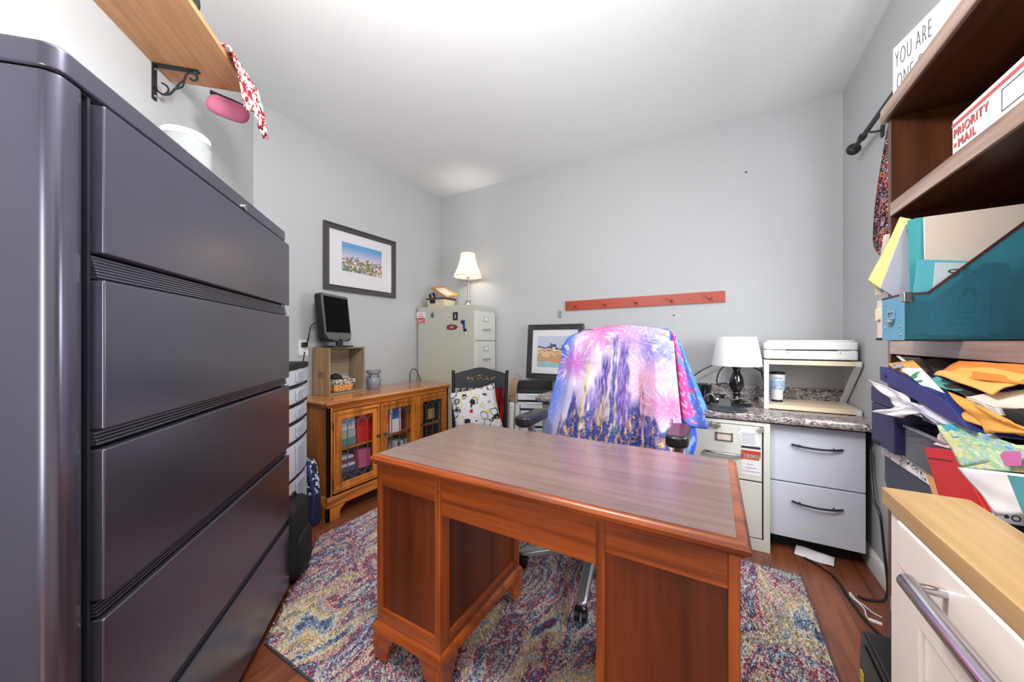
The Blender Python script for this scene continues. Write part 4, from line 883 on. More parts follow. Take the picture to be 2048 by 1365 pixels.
def cushion_mat():
    m, nt, b = newmat('printed_cushion'); N = nt.nodes.new; Lk = nt.links.new; setin(b, Roughness=0.9)
    tc = N('ShaderNodeTexCoord'); prev = None
    base_ = N('ShaderNodeRGB'); base_.outputs[0].default_value = lin((206, 204, 208)); prev = base_.outputs[0]
    for sc2, thr, col, ring_ in ((17, 0.30, (150, 148, 152), 0), (11, 0.26, (26, 26, 30), 0), (9, 0.22, (176, 30, 36), 0), (12, 0.30, (200, 190, 96), 1), (14, 0.40, (34, 34, 38), 1)):
        mp = N('ShaderNodeMapping'); mp.inputs['Location'].default_value = (sc2 * 1.7, sc2 * 0.3, sc2); mp.inputs['Scale'].default_value = (1, 0.05, 1); Lk(tc.outputs['Object'], mp.inputs[0])
        nz = N('ShaderNodeTexNoise'); nz.inputs['Scale'].default_value = 40; Lk(mp.outputs[0], nz.inputs[0])
        mv = N('ShaderNodeMix'); mv.data_type = 'RGBA'; mv.inputs[0].default_value = 0.03; Lk(mp.outputs[0], mv.inputs[6]); Lk(nz.outputs[1], mv.inputs[7])
        vo = N('ShaderNodeTexVoronoi'); vo.inputs['Scale'].default_value = sc2; Lk(mv.outputs[2], vo.inputs[0])
        sep = N('ShaderNodeSeparateColor'); Lk(vo.outputs['Color'], sep.inputs[0])
        lt = N('ShaderNodeMath'); lt.operation = 'LESS_THAN'; lt.inputs[1].default_value = thr; Lk(vo.outputs['Distance'], lt.inputs[0])
        g2 = N('ShaderNodeMath'); g2.operation = 'GREATER_THAN'; g2.inputs[1].default_value = 0.25 if col[0] != 176 else 0.45; Lk(sep.outputs[0], g2.inputs[0])
        mu = N('ShaderNodeMath'); mu.operation = 'MULTIPLY'; Lk(lt.outputs[0], mu.inputs[0]); Lk(g2.outputs[0], mu.inputs[1]); fac = mu.outputs[0]
        if ring_:
            g3 = N('ShaderNodeMath'); g3.operation = 'GREATER_THAN'; g3.inputs[1].default_value = thr - 0.07; Lk(vo.outputs['Distance'], g3.inputs[0]); m3 = N('ShaderNodeMath'); m3.operation = 'MULTIPLY'; Lk(fac, m3.inputs[0]); Lk(g3.outputs[0], m3.inputs[1]); fac = m3.outputs[0]
        mx = N('ShaderNodeMix'); mx.data_type = 'RGBA'; Lk(fac, mx.inputs[0]); Lk(prev, mx.inputs[6]); mx.inputs[7].default_value = lin(col); prev = mx.outputs[2]
    Lk(prev, b.inputs['Base Color']); return m
o = cushion('throw_cushion', 0.36, 0.35, 0.13, cushion_mat(), None)
o.location = Vector(bl) + Matrix.Rotation(math.radians(ca), 3, 'Z') @ Vector((wdt * 0.46, -0.15, 0.628)); o.rotation_euler = (math.radians(-18), math.radians(-13), math.radians(ca))
tag(o, 'pale grey cushion printed with black, red and yellow blobs on the black chair', 'cushion')

# ------------------------------------------------------------------ bags and things between chair and counter
def gift_bag(name, p, w_, d_, h_, rz, mat, label, crump=0.012, cat='bag', handles=True):
    t = root(name, p, rz, label, cat); n = 20; rings = []
    for j in range(9):
        f = j / 8; z = h_ * f; rg = []
        for (x, y) in [(-1, -1), (-0.3, -1), (0.3, -1), (1, -1), (1, 0), (1, 1), (0.3, 1), (-0.3, 1), (-1, 1), (-1, 0)]:
            k = crump * noise.noise(Vector((x * 1.7 + p[0] * 9, y * 1.9, z * 14))) * f * 2
            rg.append(Vector((x * w_ / 2 + k, y * d_ / 2 * (1 - 0.45 * f) + k, z + (k * 0.8 if j == 8 else 0))))
        rings.append(rg)
    MB().loft(rings).build('bag_body', mat, t, smooth=25)
    if handles:
        for s in (-1, 1):
            MB().tube([(-w_ * 0.2, s * d_ * 0.2, h_ - 0.01), (-w_ * 0.15, s * d_ * 0.2, h_ + 0.05), (w_ * 0.15, s * d_ * 0.2, h_ + 0.05), (w_ * 0.2, s * d_ * 0.2, h_ - 0.01)], 0.003, 6).build('handle', mat, t)
    return t
M_kraft = paint('kraft_paper', (178, 148, 118), 0.85, var=0.08)
gift_bag('brown_paper_bag', (-1.60, 2.88, 0.0), 0.13, 0.10, 0.80, 20, M_kraft, 'tall brown paper bag with handles standing behind the black chair')
gift_bag('paper_sack', (-1.56, 2.735, 0.0), 0.07, 0.06, 0.66, 10, paint('kraft_light', (196, 164, 134), 0.85, var=0.06), 'crumpled brown paper sack in front of the taller paper bag', handles=False)
t = gift_bag('red_gift_bag', (-1.66, 2.66, 0.0), 0.10, 0.10, 0.80, 25, paint('red_foil', (196, 26, 32), 0.3, var=0.1), 'shiny red gift bag standing right of the black chair back', 0.03)
for i, (dx, dy, c, lb) in enumerate(((0, 0, (228, 228, 226), 'white poster tube standing right of the black chair'), (0.045, 0.012, (214, 216, 216), 'grey white poster tube beside the clear drawer unit'), (-0.03, 0.03, (236, 236, 236), 'white poster tube behind the two other tubes'))):
    t = root('poster_tube', (-1.475 + dx, 2.52 + dy, 0), 0, lb, 'tube', 'rolled poster tubes')
    m = MB(); m.lathe([(0.002, 0), (0.02, 0), (0.02, 0.655), (0.012, 0.656), (0.011, 0.64), (0.002, 0.64)], seg=20); m.rot(0.05, 'Y'); m.build('roll', paint('tube%d' % i, c, 0.6), t)
t = root('beige_post', (-1.74, 2.58, 0), 0, 'flat cream cardboard strip leaning behind the black chair', 'board')
m = MB(); m.box((0, 0, 0), (0.045, 0.01, 0.86)); m.rot(0.03, 'Y'); m.build('strip', M_kraft, t, 0.001)

# black desktop drawer unit with clear drawers
ux = Vector((-1.443, 2.573, 0)); ua = math.degrees(math.atan2(0.165, 0.292))
t = root('clear_drawer_unit', (-1.435, 2.575, 0), 24, 'black plastic drawer unit with clear drawers between black chair and counter', 'drawers')
UW, UD = 0.30, 0.235
for z0 in (0.735, 0.665, 0.595, 0.45, 0.30, 0.15, 0.0):
    BX('frame_shelf', (0, 0, z0), (UW, UD, z0 + 0.012), M_blackm, t, 0.002)
BX('side_wall', (0, 0, 0.0), (0.005, UD, 0.735), M_frost, t, 0); BX('side_wall', (UW - 0.005, 0, 0), (UW, UD, 0.735), M_frost, t, 0)
tr = MB(); tr.prism([(0, 0, 0.747), (0, UD, 0.747), (0, UD, 0.815), (0, 0.10, 0.80), (0, 0.02, 0.765)], (0.006, 0, 0)); tr.prism([(UW - 0.006, 0, 0.747), (UW - 0.006, UD, 0.747), (UW - 0.006, UD, 0.815), (UW - 0.006, 0.10, 0.80), (UW - 0.006, 0.02, 0.765)], (0.006, 0, 0)); tr.box((0, UD - 0.006, 0.747), (UW, UD, 0.815))
tr.build('top_tray', M_blackm, t, 0.001)
for z0, z1 in ((0.68, 0.732), (0.61, 0.662), (0.465, 0.592), (0.315, 0.447), (0.165, 0.297), (0.015, 0.147)):
    D = MB().box((0.012, -0.012, z0), (UW - 0.012, -0.008, z1)).box((0.012, -0.008, z0), (UW - 0.012, UD - 0.02, z0 + 0.003)).build('drawer', M_frost, t)
    BX('handle', (0.09, -0.02, z1 - 0.016), (UW - 0.09, -0.012, z1 - 0.008), M_frost, D, 0.002)
    BX('contents', (0.03, 0.02, z0 + 0.004), (UW - 0.03, 0.16, z0 + (z1 - z0) * 0.6), blotch('drawer_bits', [(70, 90, 150), (190, 196, 210), (60, 64, 76), (170, 160, 150)], 40), D, 0.004)

# picture leaning on the wall above it
def sofa_mat():
    m, nt, b = newmat('tan_blue_print'); N = nt.nodes.new; Lk = nt.links.new; setin(b, Roughness=0.6)
    tc = N('ShaderNodeTexCoord'); sp = N('ShaderNodeSeparateXYZ'); Lk(tc.outputs['Generated'], sp.inputs[0])
    nz = N('ShaderNodeTexNoise'); nz.inputs['Scale'].default_value = 14; Lk(tc.outputs['Object'], nz.inputs[0])
    ad = N('ShaderNodeMath'); ad.operation = 'MULTIPLY_ADD'; ad.inputs[1].default_value = 0.5; Lk(nz.outputs[0], ad.inputs[0]); Lk(sp.outputs[2], ad.inputs[2])
    cr = N('ShaderNodeValToRGB'); cr.color_ramp.interpolation = 'CONSTANT'; e = cr.color_ramp.elements; e[0].color = lin((150, 196, 204)); e[1].position = 0.92; e[1].color = lin((196, 204, 224))
    for p_, c_ in ((0.42, (206, 160, 112)), (0.66, (226, 196, 150)), (0.76, (196, 90, 70)), (0.80, (222, 220, 180)), (0.86, (60, 70, 120))): k_ = e.new(p_); k_.color = lin(c_)
    Lk(ad.outputs[0], cr.inputs[0]); Lk(cr.outputs[0], b.inputs['Base Color']); return m
picture('leaning_picture', 0.53, 0.49, 0.048, wood('black_carved', (30, 30, 32), (66, 66, 66), 'x', 0.35, 0.3, 3, bump=1.0), M_paper, sofa_mat(), (0.10, 0.105, 0.43, 0.385), 'black framed tan and blue print leaning on the back wall behind the chair', loc=(-1.495, 2.885, 0.83), tilt=0.09)

# ------------------------------------------------------------------ peg rail, hook, screws on the back wall
M_pegred = paint('peg_rail_red', (172, 66, 44), 0.4, coat=0.2, var=0.06)
a = pY(1132, 622, WY1); b_ = pY(1450, 605, WY1); dv = b_ - a; tilt = math.atan2(dv.z, dv.x)
t = root('peg_rail', (a.x, WY1 - 0.001, a.z), 0, 'red painted wooden peg rail with five pegs on the back wall', 'rail'); t.rotation_euler = (0, -tilt, 0)
RL = dv.length
BX('board', (0, -0.018, 0), (RL, 0, 0.082), M_pegred, t, 0.002)
for px in (1150.5, 1209, 1271, 1341, 1418):
    x = (pY(px, 600, WY1 - 0.03).x - a.x)
    MB().lathe([(0.002, -0.075), (0.012, -0.073), (0.0145, -0.066), (0.0125, -0.058), (0.007, -0.052), (0.006, -0.035), (0.009, -0.018)], (x, 0, 0.04), axis='y', seg=20).build('peg', M_pegred, t)
for px in (1181.5, 1379): 
    x = pY(px, 600, WY1 - 0.02).x - a.x; MB().lathe([(0.004, -0.0195), (0.003, -0.018)], (x, 0, 0.036), axis='y', seg=10).build('screw_head', M_blackm, t)
a = pY(1122, 628, WY1); t = root('wall_hook', tuple(a), 0, 'clear adhesive hook holding a small ring left of the red rail', 'hook')
MB().rbox((-0.03, -0.006, -0.032), (0.0, 0, 0.038), 0.008, 4, 'y').build('adhesive_plate', clear('clear_hook', (226, 232, 226), 0.1, 0.5), t)
MB().tube([(0.0, -0.012, 0.022), (0.006, -0.02, 0.02), (0.006, -0.024, -0.02), (0.0, -0.02, -0.032), (-0.006, -0.014, -0.02), (-0.004, -0.012, 0.018)], 0.0038).build('metal_ring', M_chrome, t)
MB().lathe([(0.002, -0.022), (0.006, -0.02), (0.007, -0.012)], (0.004, 0, 0.014), axis='y', seg=12).build('black_knob', M_black, t)
for px, py, lb in ((1492, 345, 'tiny dark screw high in the back wall at the right'), (1348, 631, 'tiny dark screw in the back wall below the red rail')):
    a = pY(px, py, WY1); o = MB().lathe([(0.001, -0.008), (0.005, -0.007), (0.005, 0)], axis='y', seg=10).build('wall_screw', M_blackm); o.location = a; tag(o, lb, 'screw', 'leftover wall screws')

# ------------------------------------------------------------------ counter along the back wall
KZ = 0.76; KY0 = 2.37; KX0 = -1.16
def granite():
    m, nt, b = newmat('granite_laminate'); N = nt.nodes.new; Lk = nt.links.new; setin(b, Roughness=0.25, Coat_Weight=0.2)
    tc = N('ShaderNodeTexCoord'); mp = N('ShaderNodeMapping'); mp.inputs['Scale'].default_value = (1.0, 2.2, 2.2); Lk(tc.outputs['Object'], mp.inputs[0])
    n1 = N('ShaderNodeTexNoise'); n1.inputs['Scale'].default_value = 20; n1.inputs['Detail'].default_value = 8; n1.inputs['Roughness'].default_value = 0.68; n1.inputs['Distortion'].default_value = 3.0; Lk(mp.outputs[0], n1.inputs[0])
    cr = N('ShaderNodeValToRGB'); e = cr.color_ramp.elements; e[0].position = 0.40; e[0].color = lin((34, 34, 38)); e[1].position = 0.60; e[1].color = lin((240, 236, 232))
    for p_, c_ in ((0.44, (88, 82, 82)), (0.475, (160, 134, 118)), (0.50, (84, 82, 88)), (0.53, (190, 184, 180)), (0.56, (96, 96, 110))): k_ = e.new(p_); k_.color = lin(c_)
    Lk(n1.outputs[0], cr.inputs[0]); Lk(cr.outputs[0], b.inputs['Base Color']); return m
M_gran = granite()
t = root('countertop', (KX0, KY0, KZ - 0.038), 0, 'grey brown granite patterned countertop with backsplash along the back wall', 'countertop')
KL = WX1 - 0.003 - KX0; KD = WY1 - 0.002 - KY0
MB().loft([[Vector((x, y, z)) for y, z in ((0.004, 0.0), (0.0, 0.006), (0.0, 0.026), (0.006, 0.036), (0.014, 0.038), (KD, 0.038), (KD, 0.0))] for x in (0, KL)]).build('top', M_gran, t, 0)
BX('backsplash', (0.50, KD - 0.02, 0.038), (KL, KD, 0.138), M_gran, t, 0.003)
# two drawer file under it, near end
t = root('two_drawer_file', (-0.124, 2.395, 0), 0, 'cream metal two drawer file cabinet with magnets under the countertop', 'cabinet')
FW2 = 0.392
m = MB(); m.box((0, 0.002, 0), (FW2, 0.55, 0.714)); m.build('body', M_beige_f, t, 0.002)
fr_ = MB(); 
for a, c in (((0, -0.012, 0), (0.016, 0.004, 0.714)), ((FW2 - 0.03, -0.012, 0), (FW2, 0.004, 0.714)), ((0.016, -0.012, 0.694), (FW2 - 0.03, 0.004, 0.714)), ((0.016, -0.012, 0), (FW2 - 0.03, 0.004, 0.062))): fr_.box(a, c)
fr_.build('front_frame', M_beige_f, t, 0.001)
BX('gap', (0.016, -0.001, 0.062), (FW2 - 0.03, 0.0025, 0.694), M_darkgap, t, 0)
cx_ = 0.175
for z0, z1 in ((0.386, 0.690), (0.068, 0.378)):
    D = BX('drawer', (0.018, -0.010, z0), (FW2 - 0.037, 0.0, z1), M_beige_f, t, 0.002)
    zl = z1 - 0.075; lf = MB()
    for a, c in (((cx_ - 0.043, -0.016, zl - 0.024), (cx_ + 0.043, -0.010, zl - 0.017)), ((cx_ - 0.043, -0.016, zl + 0.017), (cx_ + 0.043, -0.010, zl + 0.024)), ((cx_ - 0.043, -0.016, zl - 0.024), (cx_ - 0.034, -0.010, zl + 0.024)), ((cx_ + 0.034, -0.016, zl - 0.024), (cx_ + 0.043, -0.010, zl + 0.024))): lf.box(a, c)
    L_ = lf.build('label_holder', M_steel, D, 0.001); BX('label_card', (cx_ - 0.035, -0.012, zl - 0.018), (cx_ + 0.035, -0.0105, zl + 0.018), M_cream, L_, 0)
    zh = z1 - 0.165; hb = MB(); hb.tube([(cx_ - 0.09, -0.012, zh), (cx_ - 0.075, -0.034, zh), (cx_ + 0.05, -0.036, zh - 0.002), (cx_ + 0.075, -0.034, zh), (cx_ + 0.09, -0.012, zh)], 0.008, 10); hb.build('handle', M_chrome, D)
FYF = 2.395 - 0.0102
def crystal(px, py, lb):
    a = pY(px, py, FYF); t = root('crystal_magnet', tuple(a), 0, lb, 'magnet', 'round crystal magnets on the cream file cabinet')
    MB().lathe([(0.013, 0.0), (0.014, -0.006), (0.016, -0.012), (0.011, -0.02), (0.004, -0.022), (0.001, -0.022)], axis='y', seg=9).build('crystal', paint('crystal', (214, 208, 206), 0.08, metal=0.75), t, smooth=None)
crystal(1424.5, 847.5, 'left crystal magnet of the pair near the top of the cream file cabinet'); crystal(1437, 850.5, 'right crystal magnet of the pair near the top of the cream file cabinet'); crystal(1522.5, 859.5, 'single crystal magnet above the white house shaped magnet')
P_ = [pY(x, y, FYF) for x, y in ((1481, 861), (1473.5, 866.5), (1473.5, 869), (1478.5, 867.5), (1482.5, 893.5), (1521, 892.5), (1516, 867), (1517.5, 866), (1494, 854.5), (1486.5, 858.5), (1485.5, 854.5), (1479.5, 854.5))]
o_ = P_[4]; t = root('house_magnet', tuple(o_), 0, 'white house shaped magnet with fine print on the cream file cabinet', 'magnet')
MB().prism([p - o_ for p in P_], (0, -0.0015, 0)).build('house_card', M_paper, t)
BX('black_strip', (0.0, -0.003, -0.004), ((P_[5] - o_).x, -0.0015, 0.007), M_ink, t)
for k in range(8):
    z = 0.018 + k * 0.0085; ww = 0.034 if k % 3 else 0.028
    BX('print_line', (0.036 - 0.0015 * k * .4 - ww, -0.002, z), (0.036 + ww - 0.004, -0.0015, z + (0.0022 if k != 6 else 0.0034)), paint('grey_ink', (130, 140, 150), 0.7), t, 0)
def fcard(name, x0, y0, x1, y1, mat, lb):
    a = pY(x0, y1, FYF); b = pY(x1, y0, FYF); t = root(name, tuple(a), 0, lb, 'card'); BX('card', (0, -0.001, 0), (b.x - a.x, 0, b.z - a.z), mat, t, 0); return t, b.x - a.x, b.z - a.z
t, w_, h_ = fcard('red_ticket_card', 1482, 904, 1521.5, 921.5, M_paper, 'red and white printed card stuck below the house magnet')
BX('top_band', (0, -0.0016, h_ * 0.66), (w_, -0.001, h_ * 0.98), paint('sign_red2', (200, 60, 52), 0.5), t, 0); BX('middle_band', (0, -0.0016, h_ * 0.36), (w_, -0.001, h_ * 0.66), blotch('stadium_print', [(60, 60, 64), (150, 140, 132), (206, 190, 170)], 160), t, 0); BX('low_band', (0, -0.0016, h_ * 0.18), (w_ * 0.93, -0.001, h_ * 0.36), paint('sign_orange', (214, 92, 60), 0.5), t, 0)
text('word', 'BEST SEAT IN TOWN', h_ * 0.17, M_paper, t, (0.004, -0.002, h_ * 0.76), (PI / 2, 0, 0), sx=0.62) if False else None
t, w_, h_ = fcard('white_business_card', 1482.5, 927, 1521.5, 948, M_paper, 'plain white business card stuck lowest on the cream file cabinet')
for k, (a, b) in enumerate(((0.3, 0.62), (0.22, 0.8), (0.05, 0.95))): BX('print_line', (w_ * a, -0.0015, h_ * (0.78 - 0.26 * k)), (w_ * b, -0.001, h_ * (0.80 - 0.26 * k) + 0.001), paint('plum_ink', (130, 100, 110), 0.7), t, 0)

# white two drawer unit
t = root('white_drawer_unit', (0.275, 2.45, 0.0), 0, 'white two drawer unit with black curved handles under the countertop', 'cabinet')
BX('carcass', (0.006, 0.02, 0.085), (0.39, 0.50, 0.712), M_blackm, t, 0)
M_whitedr = paint('white_grain', (206, 210, 222), 0.5, bump=(60, 0.25, 0.001), var=0.03)
BX('castor_bar', (0.02, 0.08, 0.001), (0.36, 0.45, 0.085), M_blackm, t, 0)
for z0, z1 in ((0.394, 0.703), (0.086, 0.388)):
    D = BX('drawer', (0.0, -0.006, z0), (0.394, 0.02, z1), M_whitedr, t, 0.003)
    z = (z0 + z1) / 2 + 0.055
    h = MB(); h.tube([(0.095, -0.014, z), (0.14, -0.032, z - 0.004), (0.20, -0.038, z - 0.006), (0.26, -0.032, z - 0.004), (0.305, -0.014, z)], 0.0055, 10); h.tube([(0.13, -0.006, z - 0.002), (0.13, -0.03, z - 0.003)], 0.004, 8, False); h.tube([(0.27, -0.006, z - 0.002), (0.27, -0.03, z - 0.003)], 0.004, 8, False)
    h.build('handle', M_iron, D)
# beige file at the far end of the counter
t = root('taupe_file_cabinet', (-1.13, 2.43, 0), 0, 'taupe metal file cabinet under the left end of the countertop', 'cabinet')
BX('body', (0, 0.0, 0), (0.38, 0.50, 0.716), paint('taupe_steel', (142, 138, 124), 0.45), t, 0.003)
for z0, z1 in ((0.375, 0.70), (0.04, 0.365)): D = BX('drawer', (0.012, -0.012, z0), (0.368, 0.0, z1), paint('taupe_steel', (142, 138, 124), 0.45), t, 0.003); BX('handle', (0.13, -0.03, z1 - 0.13), (0.25, -0.012, z1 - 0.115), M_steel, D, 0.003)
# mess below the white drawers
o = MB().tube([(0.42, 2.42, 0.006), (0.48, 2.36, 0.006), (0.52, 2.28, 0.006), (0.53, 2.16, 0.006), (0.55, 2.0, 0.006), (0.60, 1.86, 0.006)], 0.005).build('floor_cable', M_black); tag(o, 'black cable running across the floor from under the white drawers', 'cable')
o = MB().tube([(0.688, 2.45, 0.62), (0.68, 2.41, 0.50), (0.675, 2.36, 0.40), (0.682, 2.31, 0.34), (0.683, 2.27, 0.20), (0.68, 2.22, 0.06), (0.66, 2.2, 0.006), (0.60, 2.17, 0.006), (0.57, 2.18, 0.006)], 0.0055).build('hanging_cable', M_black); tag(o, 'black cable hanging down in the gap right of the white drawers', 'cable')
t = root('paper_scrap', (0.38, 2.44, 0.004), -8, 'curled white paper lying on the floor under the white drawers', 'paper')
sheet([(0, 0, 0), (0.16, -0.02, 0), (0.17, 0.06, 0.02), (0.01, 0.07, 0.025)], 10, 6, 0.01, seed=4).build('page', M_paper, t, solid=0.001)
t = root('white_charging_cable', (0.47, 1.72, 0.005), 0, 'white charging cable looped on the wood floor beside the cart', 'cable')
fp = [pZ(x, y, 0.005) - Vector((0.47, 1.72, 0.005)) for x, y in ((1764, 1236), (1745, 1226), (1728, 1212), (1712, 1200), (1700, 1186), (1702, 1194), (1716, 1206), (1729, 1220), (1732, 1232), (1738, 1240))]
MB().tube(fp, 0.0028, 8).build('wire', M_white, t); a = fp[-1]; b = pZ(1764, 1250, 0.005) - Vector((0.47, 1.72, 0.005)); MB().tube([a, b], 0.007, 10, False).build('plug', M_white, t)
t = root('black_hard_case', (0.366, 1.14, 0.001), -1, 'black hard plastic case standing on the floor behind the cart', 'case')
MB().rbox((0, 0, 0), (0.075, 0.26, 0.34), 0.03, 5, 'x').build('shell', M_black, t, 0.008, 3); MB().rbox((-0.006, 0.02, 0.03), (0.0, 0.24, 0.31), 0.03, 5, 'x').build('lid_panel', paint('grey_black', (46, 48, 54), 0.4), t, 0.004)
BX('yellow_tag', (-0.009, 0.20, 0.20), (-0.006, 0.225, 0.235), paint('yellow_tag', (222, 204, 60), 0.5), t, 0.001)

# ------------------------------------------------------------------ on the counter
ly = 2.66
a = pY(1476, 800, ly)
t = root('white_shade_lamp', (a.x - 0.008, ly, KZ + 0.001), 0, 'table lamp with white drum shade and turned black base on the counter', 'lamp')
MB().lathe([(0.002, 0), (0.083, 0), (0.085, 0.006), (0.078, 0.014), (0.055, 0.024), (0.03, 0.034), (0.020, 0.046), (0.018, 0.062), (0.026, 0.070), (0.020, 0.076), (0.018, 0.082), (0.030, 0.098), (0.040, 0.125), (0.041, 0.150), (0.034, 0.18), (0.022, 0.205), (0.019, 0.225), (0.026, 0.236), (0.030, 0.246), (0.020, 0.254), (0.010, 0.256)], seg=36).build('turned_base', paint('gloss_black', (18, 18, 20), 0.12, coat=0.6), t)
MB().lathe([(0.006, 0.254), (0.006, 0.40), (0.012, 0.405), (0.002, 0.415)], seg=12).build('stem', M_chrome, t)
m2_, nt, b = newmat('white_shade_cloth'); setin(b, Base_Color=lin((240, 238, 240)), Roughness=0.9)
MB().lathe([(0.140, 0.252), (0.141, 0.256), (0.108, 0.432), (0.106, 0.435), (0.104, 0.432), (0.137, 0.256)], seg=56, caps=False).build('lamp_shade', m2_, t)
# printer stand
t = root('z_printer_stand', (0.262, 2.60, KZ + 0.001), 0, 'pale wood and white metal Z shaped two tier stand on the counter', 'stand')
SW, SD, SHh = 0.435, 0.30, 0.295
M_pale = wood('pale_birch', (214, 190, 156), (238, 222, 196), 'x', 0.5, 0.0, 0.7); M_standw = paint('stand_white', (214, 214, 212), 0.4)
BX('lower_shelf', (0.012, 0.0, 0.004), (SW - 0.012, SD, 0.030), M_pale, t, 0.002)
BX('upper_shelf', (0.012, 0.0, SHh - 0.026), (SW - 0.012, SD, SHh), M_pale, t, 0.002)
for x in (0.0, SW - 0.024):
    z = MB(); 
    z.box((x, -0.002, 0.0), (x + 0.024, SD + 0.002, 0.031)); z.box((x, -0.002, SHh - 0.027), (x + 0.024, SD + 0.002, SHh + 0.001))
    z.prism([(x, -0.002, 0.031), (x, 0.026, 0.031), (x, 0.026, SHh - 0.027), (x, -0.002, SHh - 0.027)], (0.024, 0, 0)) if x == 0 else z.prism([(x, -0.002, SHh - 0.027), (x, 0.03, SHh - 0.027), (x, SD, 0.031), (x, SD - 0.032, 0.031)], (0.024, 0, 0))
    z.build('z_leg', M_standw, t, 0.001)
t = root('printer', (0.266, 2.605, KZ + SHh + 0.004), 0, 'slim white inkjet printer on the upper tier of the stand', 'printer')
MB().rbox((0.0, 0.0, 0.004), (0.42, 0.27, 0.058), 0.02, 6).build('lower_body', M_white, t, 0.008, 3)
MB().rbox((0.0, 0.0, 0.060), (0.42, 0.27, 0.106), 0.02, 6).build('upper_body', M_white, t, 0.006, 3)
MB().rbox((0.012, 0.006, 0.1065), (0.408, 0.265, 0.116), 0.02, 6).build('scanner_lid', M_white, t, 0.004, 3)
BX('output_slot', (0.10, -0.0015, 0.055), (0.33, 0.02, 0.062), M_blackm, t, 0); BX('tray_line', (0.035, -0.001, 0.058), (0.385, 0.01, 0.060), paint('grey_line', (120, 122, 128), 0.5), t, 0)
for x in (0.108, 0.34): BX('tray_tab', (x, -0.002, 0.042), (x + 0.006, 0.0, 0.046), M_blackm, t, 0)
MB().rbox((0.03, 0.02, 0.0), (0.39, 0.24, 0.005), 0.01, 4).build('foot_pad', M_blackm, t)
# tumbler
t = root('travel_tumbler', (0.342, 2.74, KZ + 0.032), 0, 'white and blue lettered travel tumbler on the lower tier of the stand', 'tumbler')
MB().lathe([(0.002, 0.012), (0.028, 0.012), (0.03, 0.016), (0.031, 0.06), (0.040, 0.085), (0.043, 0.17), (0.04, 0.172)], seg=32).build('cup', M_white, t)
MB().lathe([(0.002, 0), (0.028, 0.0), (0.030, 0.004), (0.029, 0.013)], seg=32).build('rubber_base', M_blackm, t); MB().lathe([(0.042, 0.171), (0.042, 0.182), (0.036, 0.186), (0.002, 0.186)], seg=32).build('lid', M_black, t)
MB().lathe([(0.0392, 0.078), (0.0415, 0.09), (0.0425, 0.130), (0.042, 0.134)], seg=32, caps=False).build('wave_print', blotch('wave_blue', [(90, 150, 200), (222, 232, 240), (60, 120, 190)], 130, (1, 1, 2), 0.4, kind='dist'), t)
text('word', 'clicio', 0.022, paint('word_blue', (84, 110, 176), 0.5), t, (0, -0.0435, 0.143), (PI / 2, 0, 0), align='CENTER')
# round tablet stand, headset, flashlight, speaker
M_grph = paint('graphite', (58, 60, 68), 0.4, coat=0.2)
a = pY(1452, 813, 2.47); t = root('round_device_base', (a.x, 2.47, KZ + 0.001), 0, 'flat round grey device base with upright mount on the counter', 'base')
MB().lathe([(0.002, 0.010), (0.085, 0.009), (0.108, 0.006), (0.110, 0.003), (0.106, 0)], seg=48).build('disc', M_grph, t); m = MB(); m.prism([(-0.045, 0.03, 0.009), (0.03, 0.03, 0.009), (0.02, 0.05, 0.055), (-0.035, 0.05, 0.055)], (0, 0.012, 0)); m.build('mount', M_grph, t, 0.003)
a = pY(1416, 806, 2.60); t = root('black_flashlight', (a.x, 2.60, KZ + 0.001), 0, 'upright dark flashlight with grey lettering near the blanket', 'flashlight')
MB().lathe([(0.002, 0), (0.015, 0), (0.015, 0.09), (0.018, 0.10), (0.020, 0.115), (0.020, 0.128), (0.002, 0.13)], seg=24).build('barrel', M_black, t); text('word', 'VXTEC', 0.018, M_steel, t, (0.006, -0.0155, 0.02), basis((0, 0, 1), (-1, 0, 0)))
a = pY(1399, 806, 2.64); t = root('black_speaker', (a.x, 2.66, KZ + 0.001), 0, 'black rounded desktop speaker behind the flashlight', 'speaker')
MB().rbox((-0.04, -0.03, 0), (0.03, 0.04, 0.125), 0.02, 6).build('case', M_black, t, 0.008, 3); MB().lathe([(0.022, -0.032), (0.018, -0.031), (0.006, -0.028), (0.001, -0.03)], (-0.005, 0, 0.065), axis='y', seg=24).build('cone', paint('violet_cone', (60, 40, 130), 0.5), t)
a = pY(1376, 806, 2.70); t = root('black_equipment_box', (a.x - 0.03, 2.68, KZ + 0.001), 0, 'black box with tangled wires on the counter beside the blanket', 'box')
BX('case', (-0.05, 0, 0), (0.06, 0.10, 0.13), M_blackm, t, 0.006)
w1 = MB(); R.seed(5)
for k in range(5): w1.tube([(R.uniform(-0.04, 0.05), -0.006 - 0.004 * R.random(), R.uniform(0.01, 0.12)) for _ in range(5)], 0.0018, 6)
w1.build('wires', paint('grey_wire', (150, 150, 150), 0.5), t)
a = pY(1432, 800, 2.70); t = root('black_mouse', (a.x, 2.72, KZ + 0.001), 20, 'black computer mouse with a white mark left of the black lamp base', 'mouse')
puff(-0.055, 0.05, -0.035, 0.035, 0, 0.055, 2.2).build('shell', M_black, t); BX('mark', (-0.012, -0.036, 0.02), (0.004, -0.033, 0.034), M_paper, t, 0.001)
o = MB().tube([pY(x, y, 2.55) for x, y in ((1402, 812), (1405, 800), (1415, 790), (1424, 789), (1430, 798), (1430, 804))], 0.0035).build('headset_band', M_steel); tag(o, 'thin silver headset band standing in front of the flashlight', 'headset')
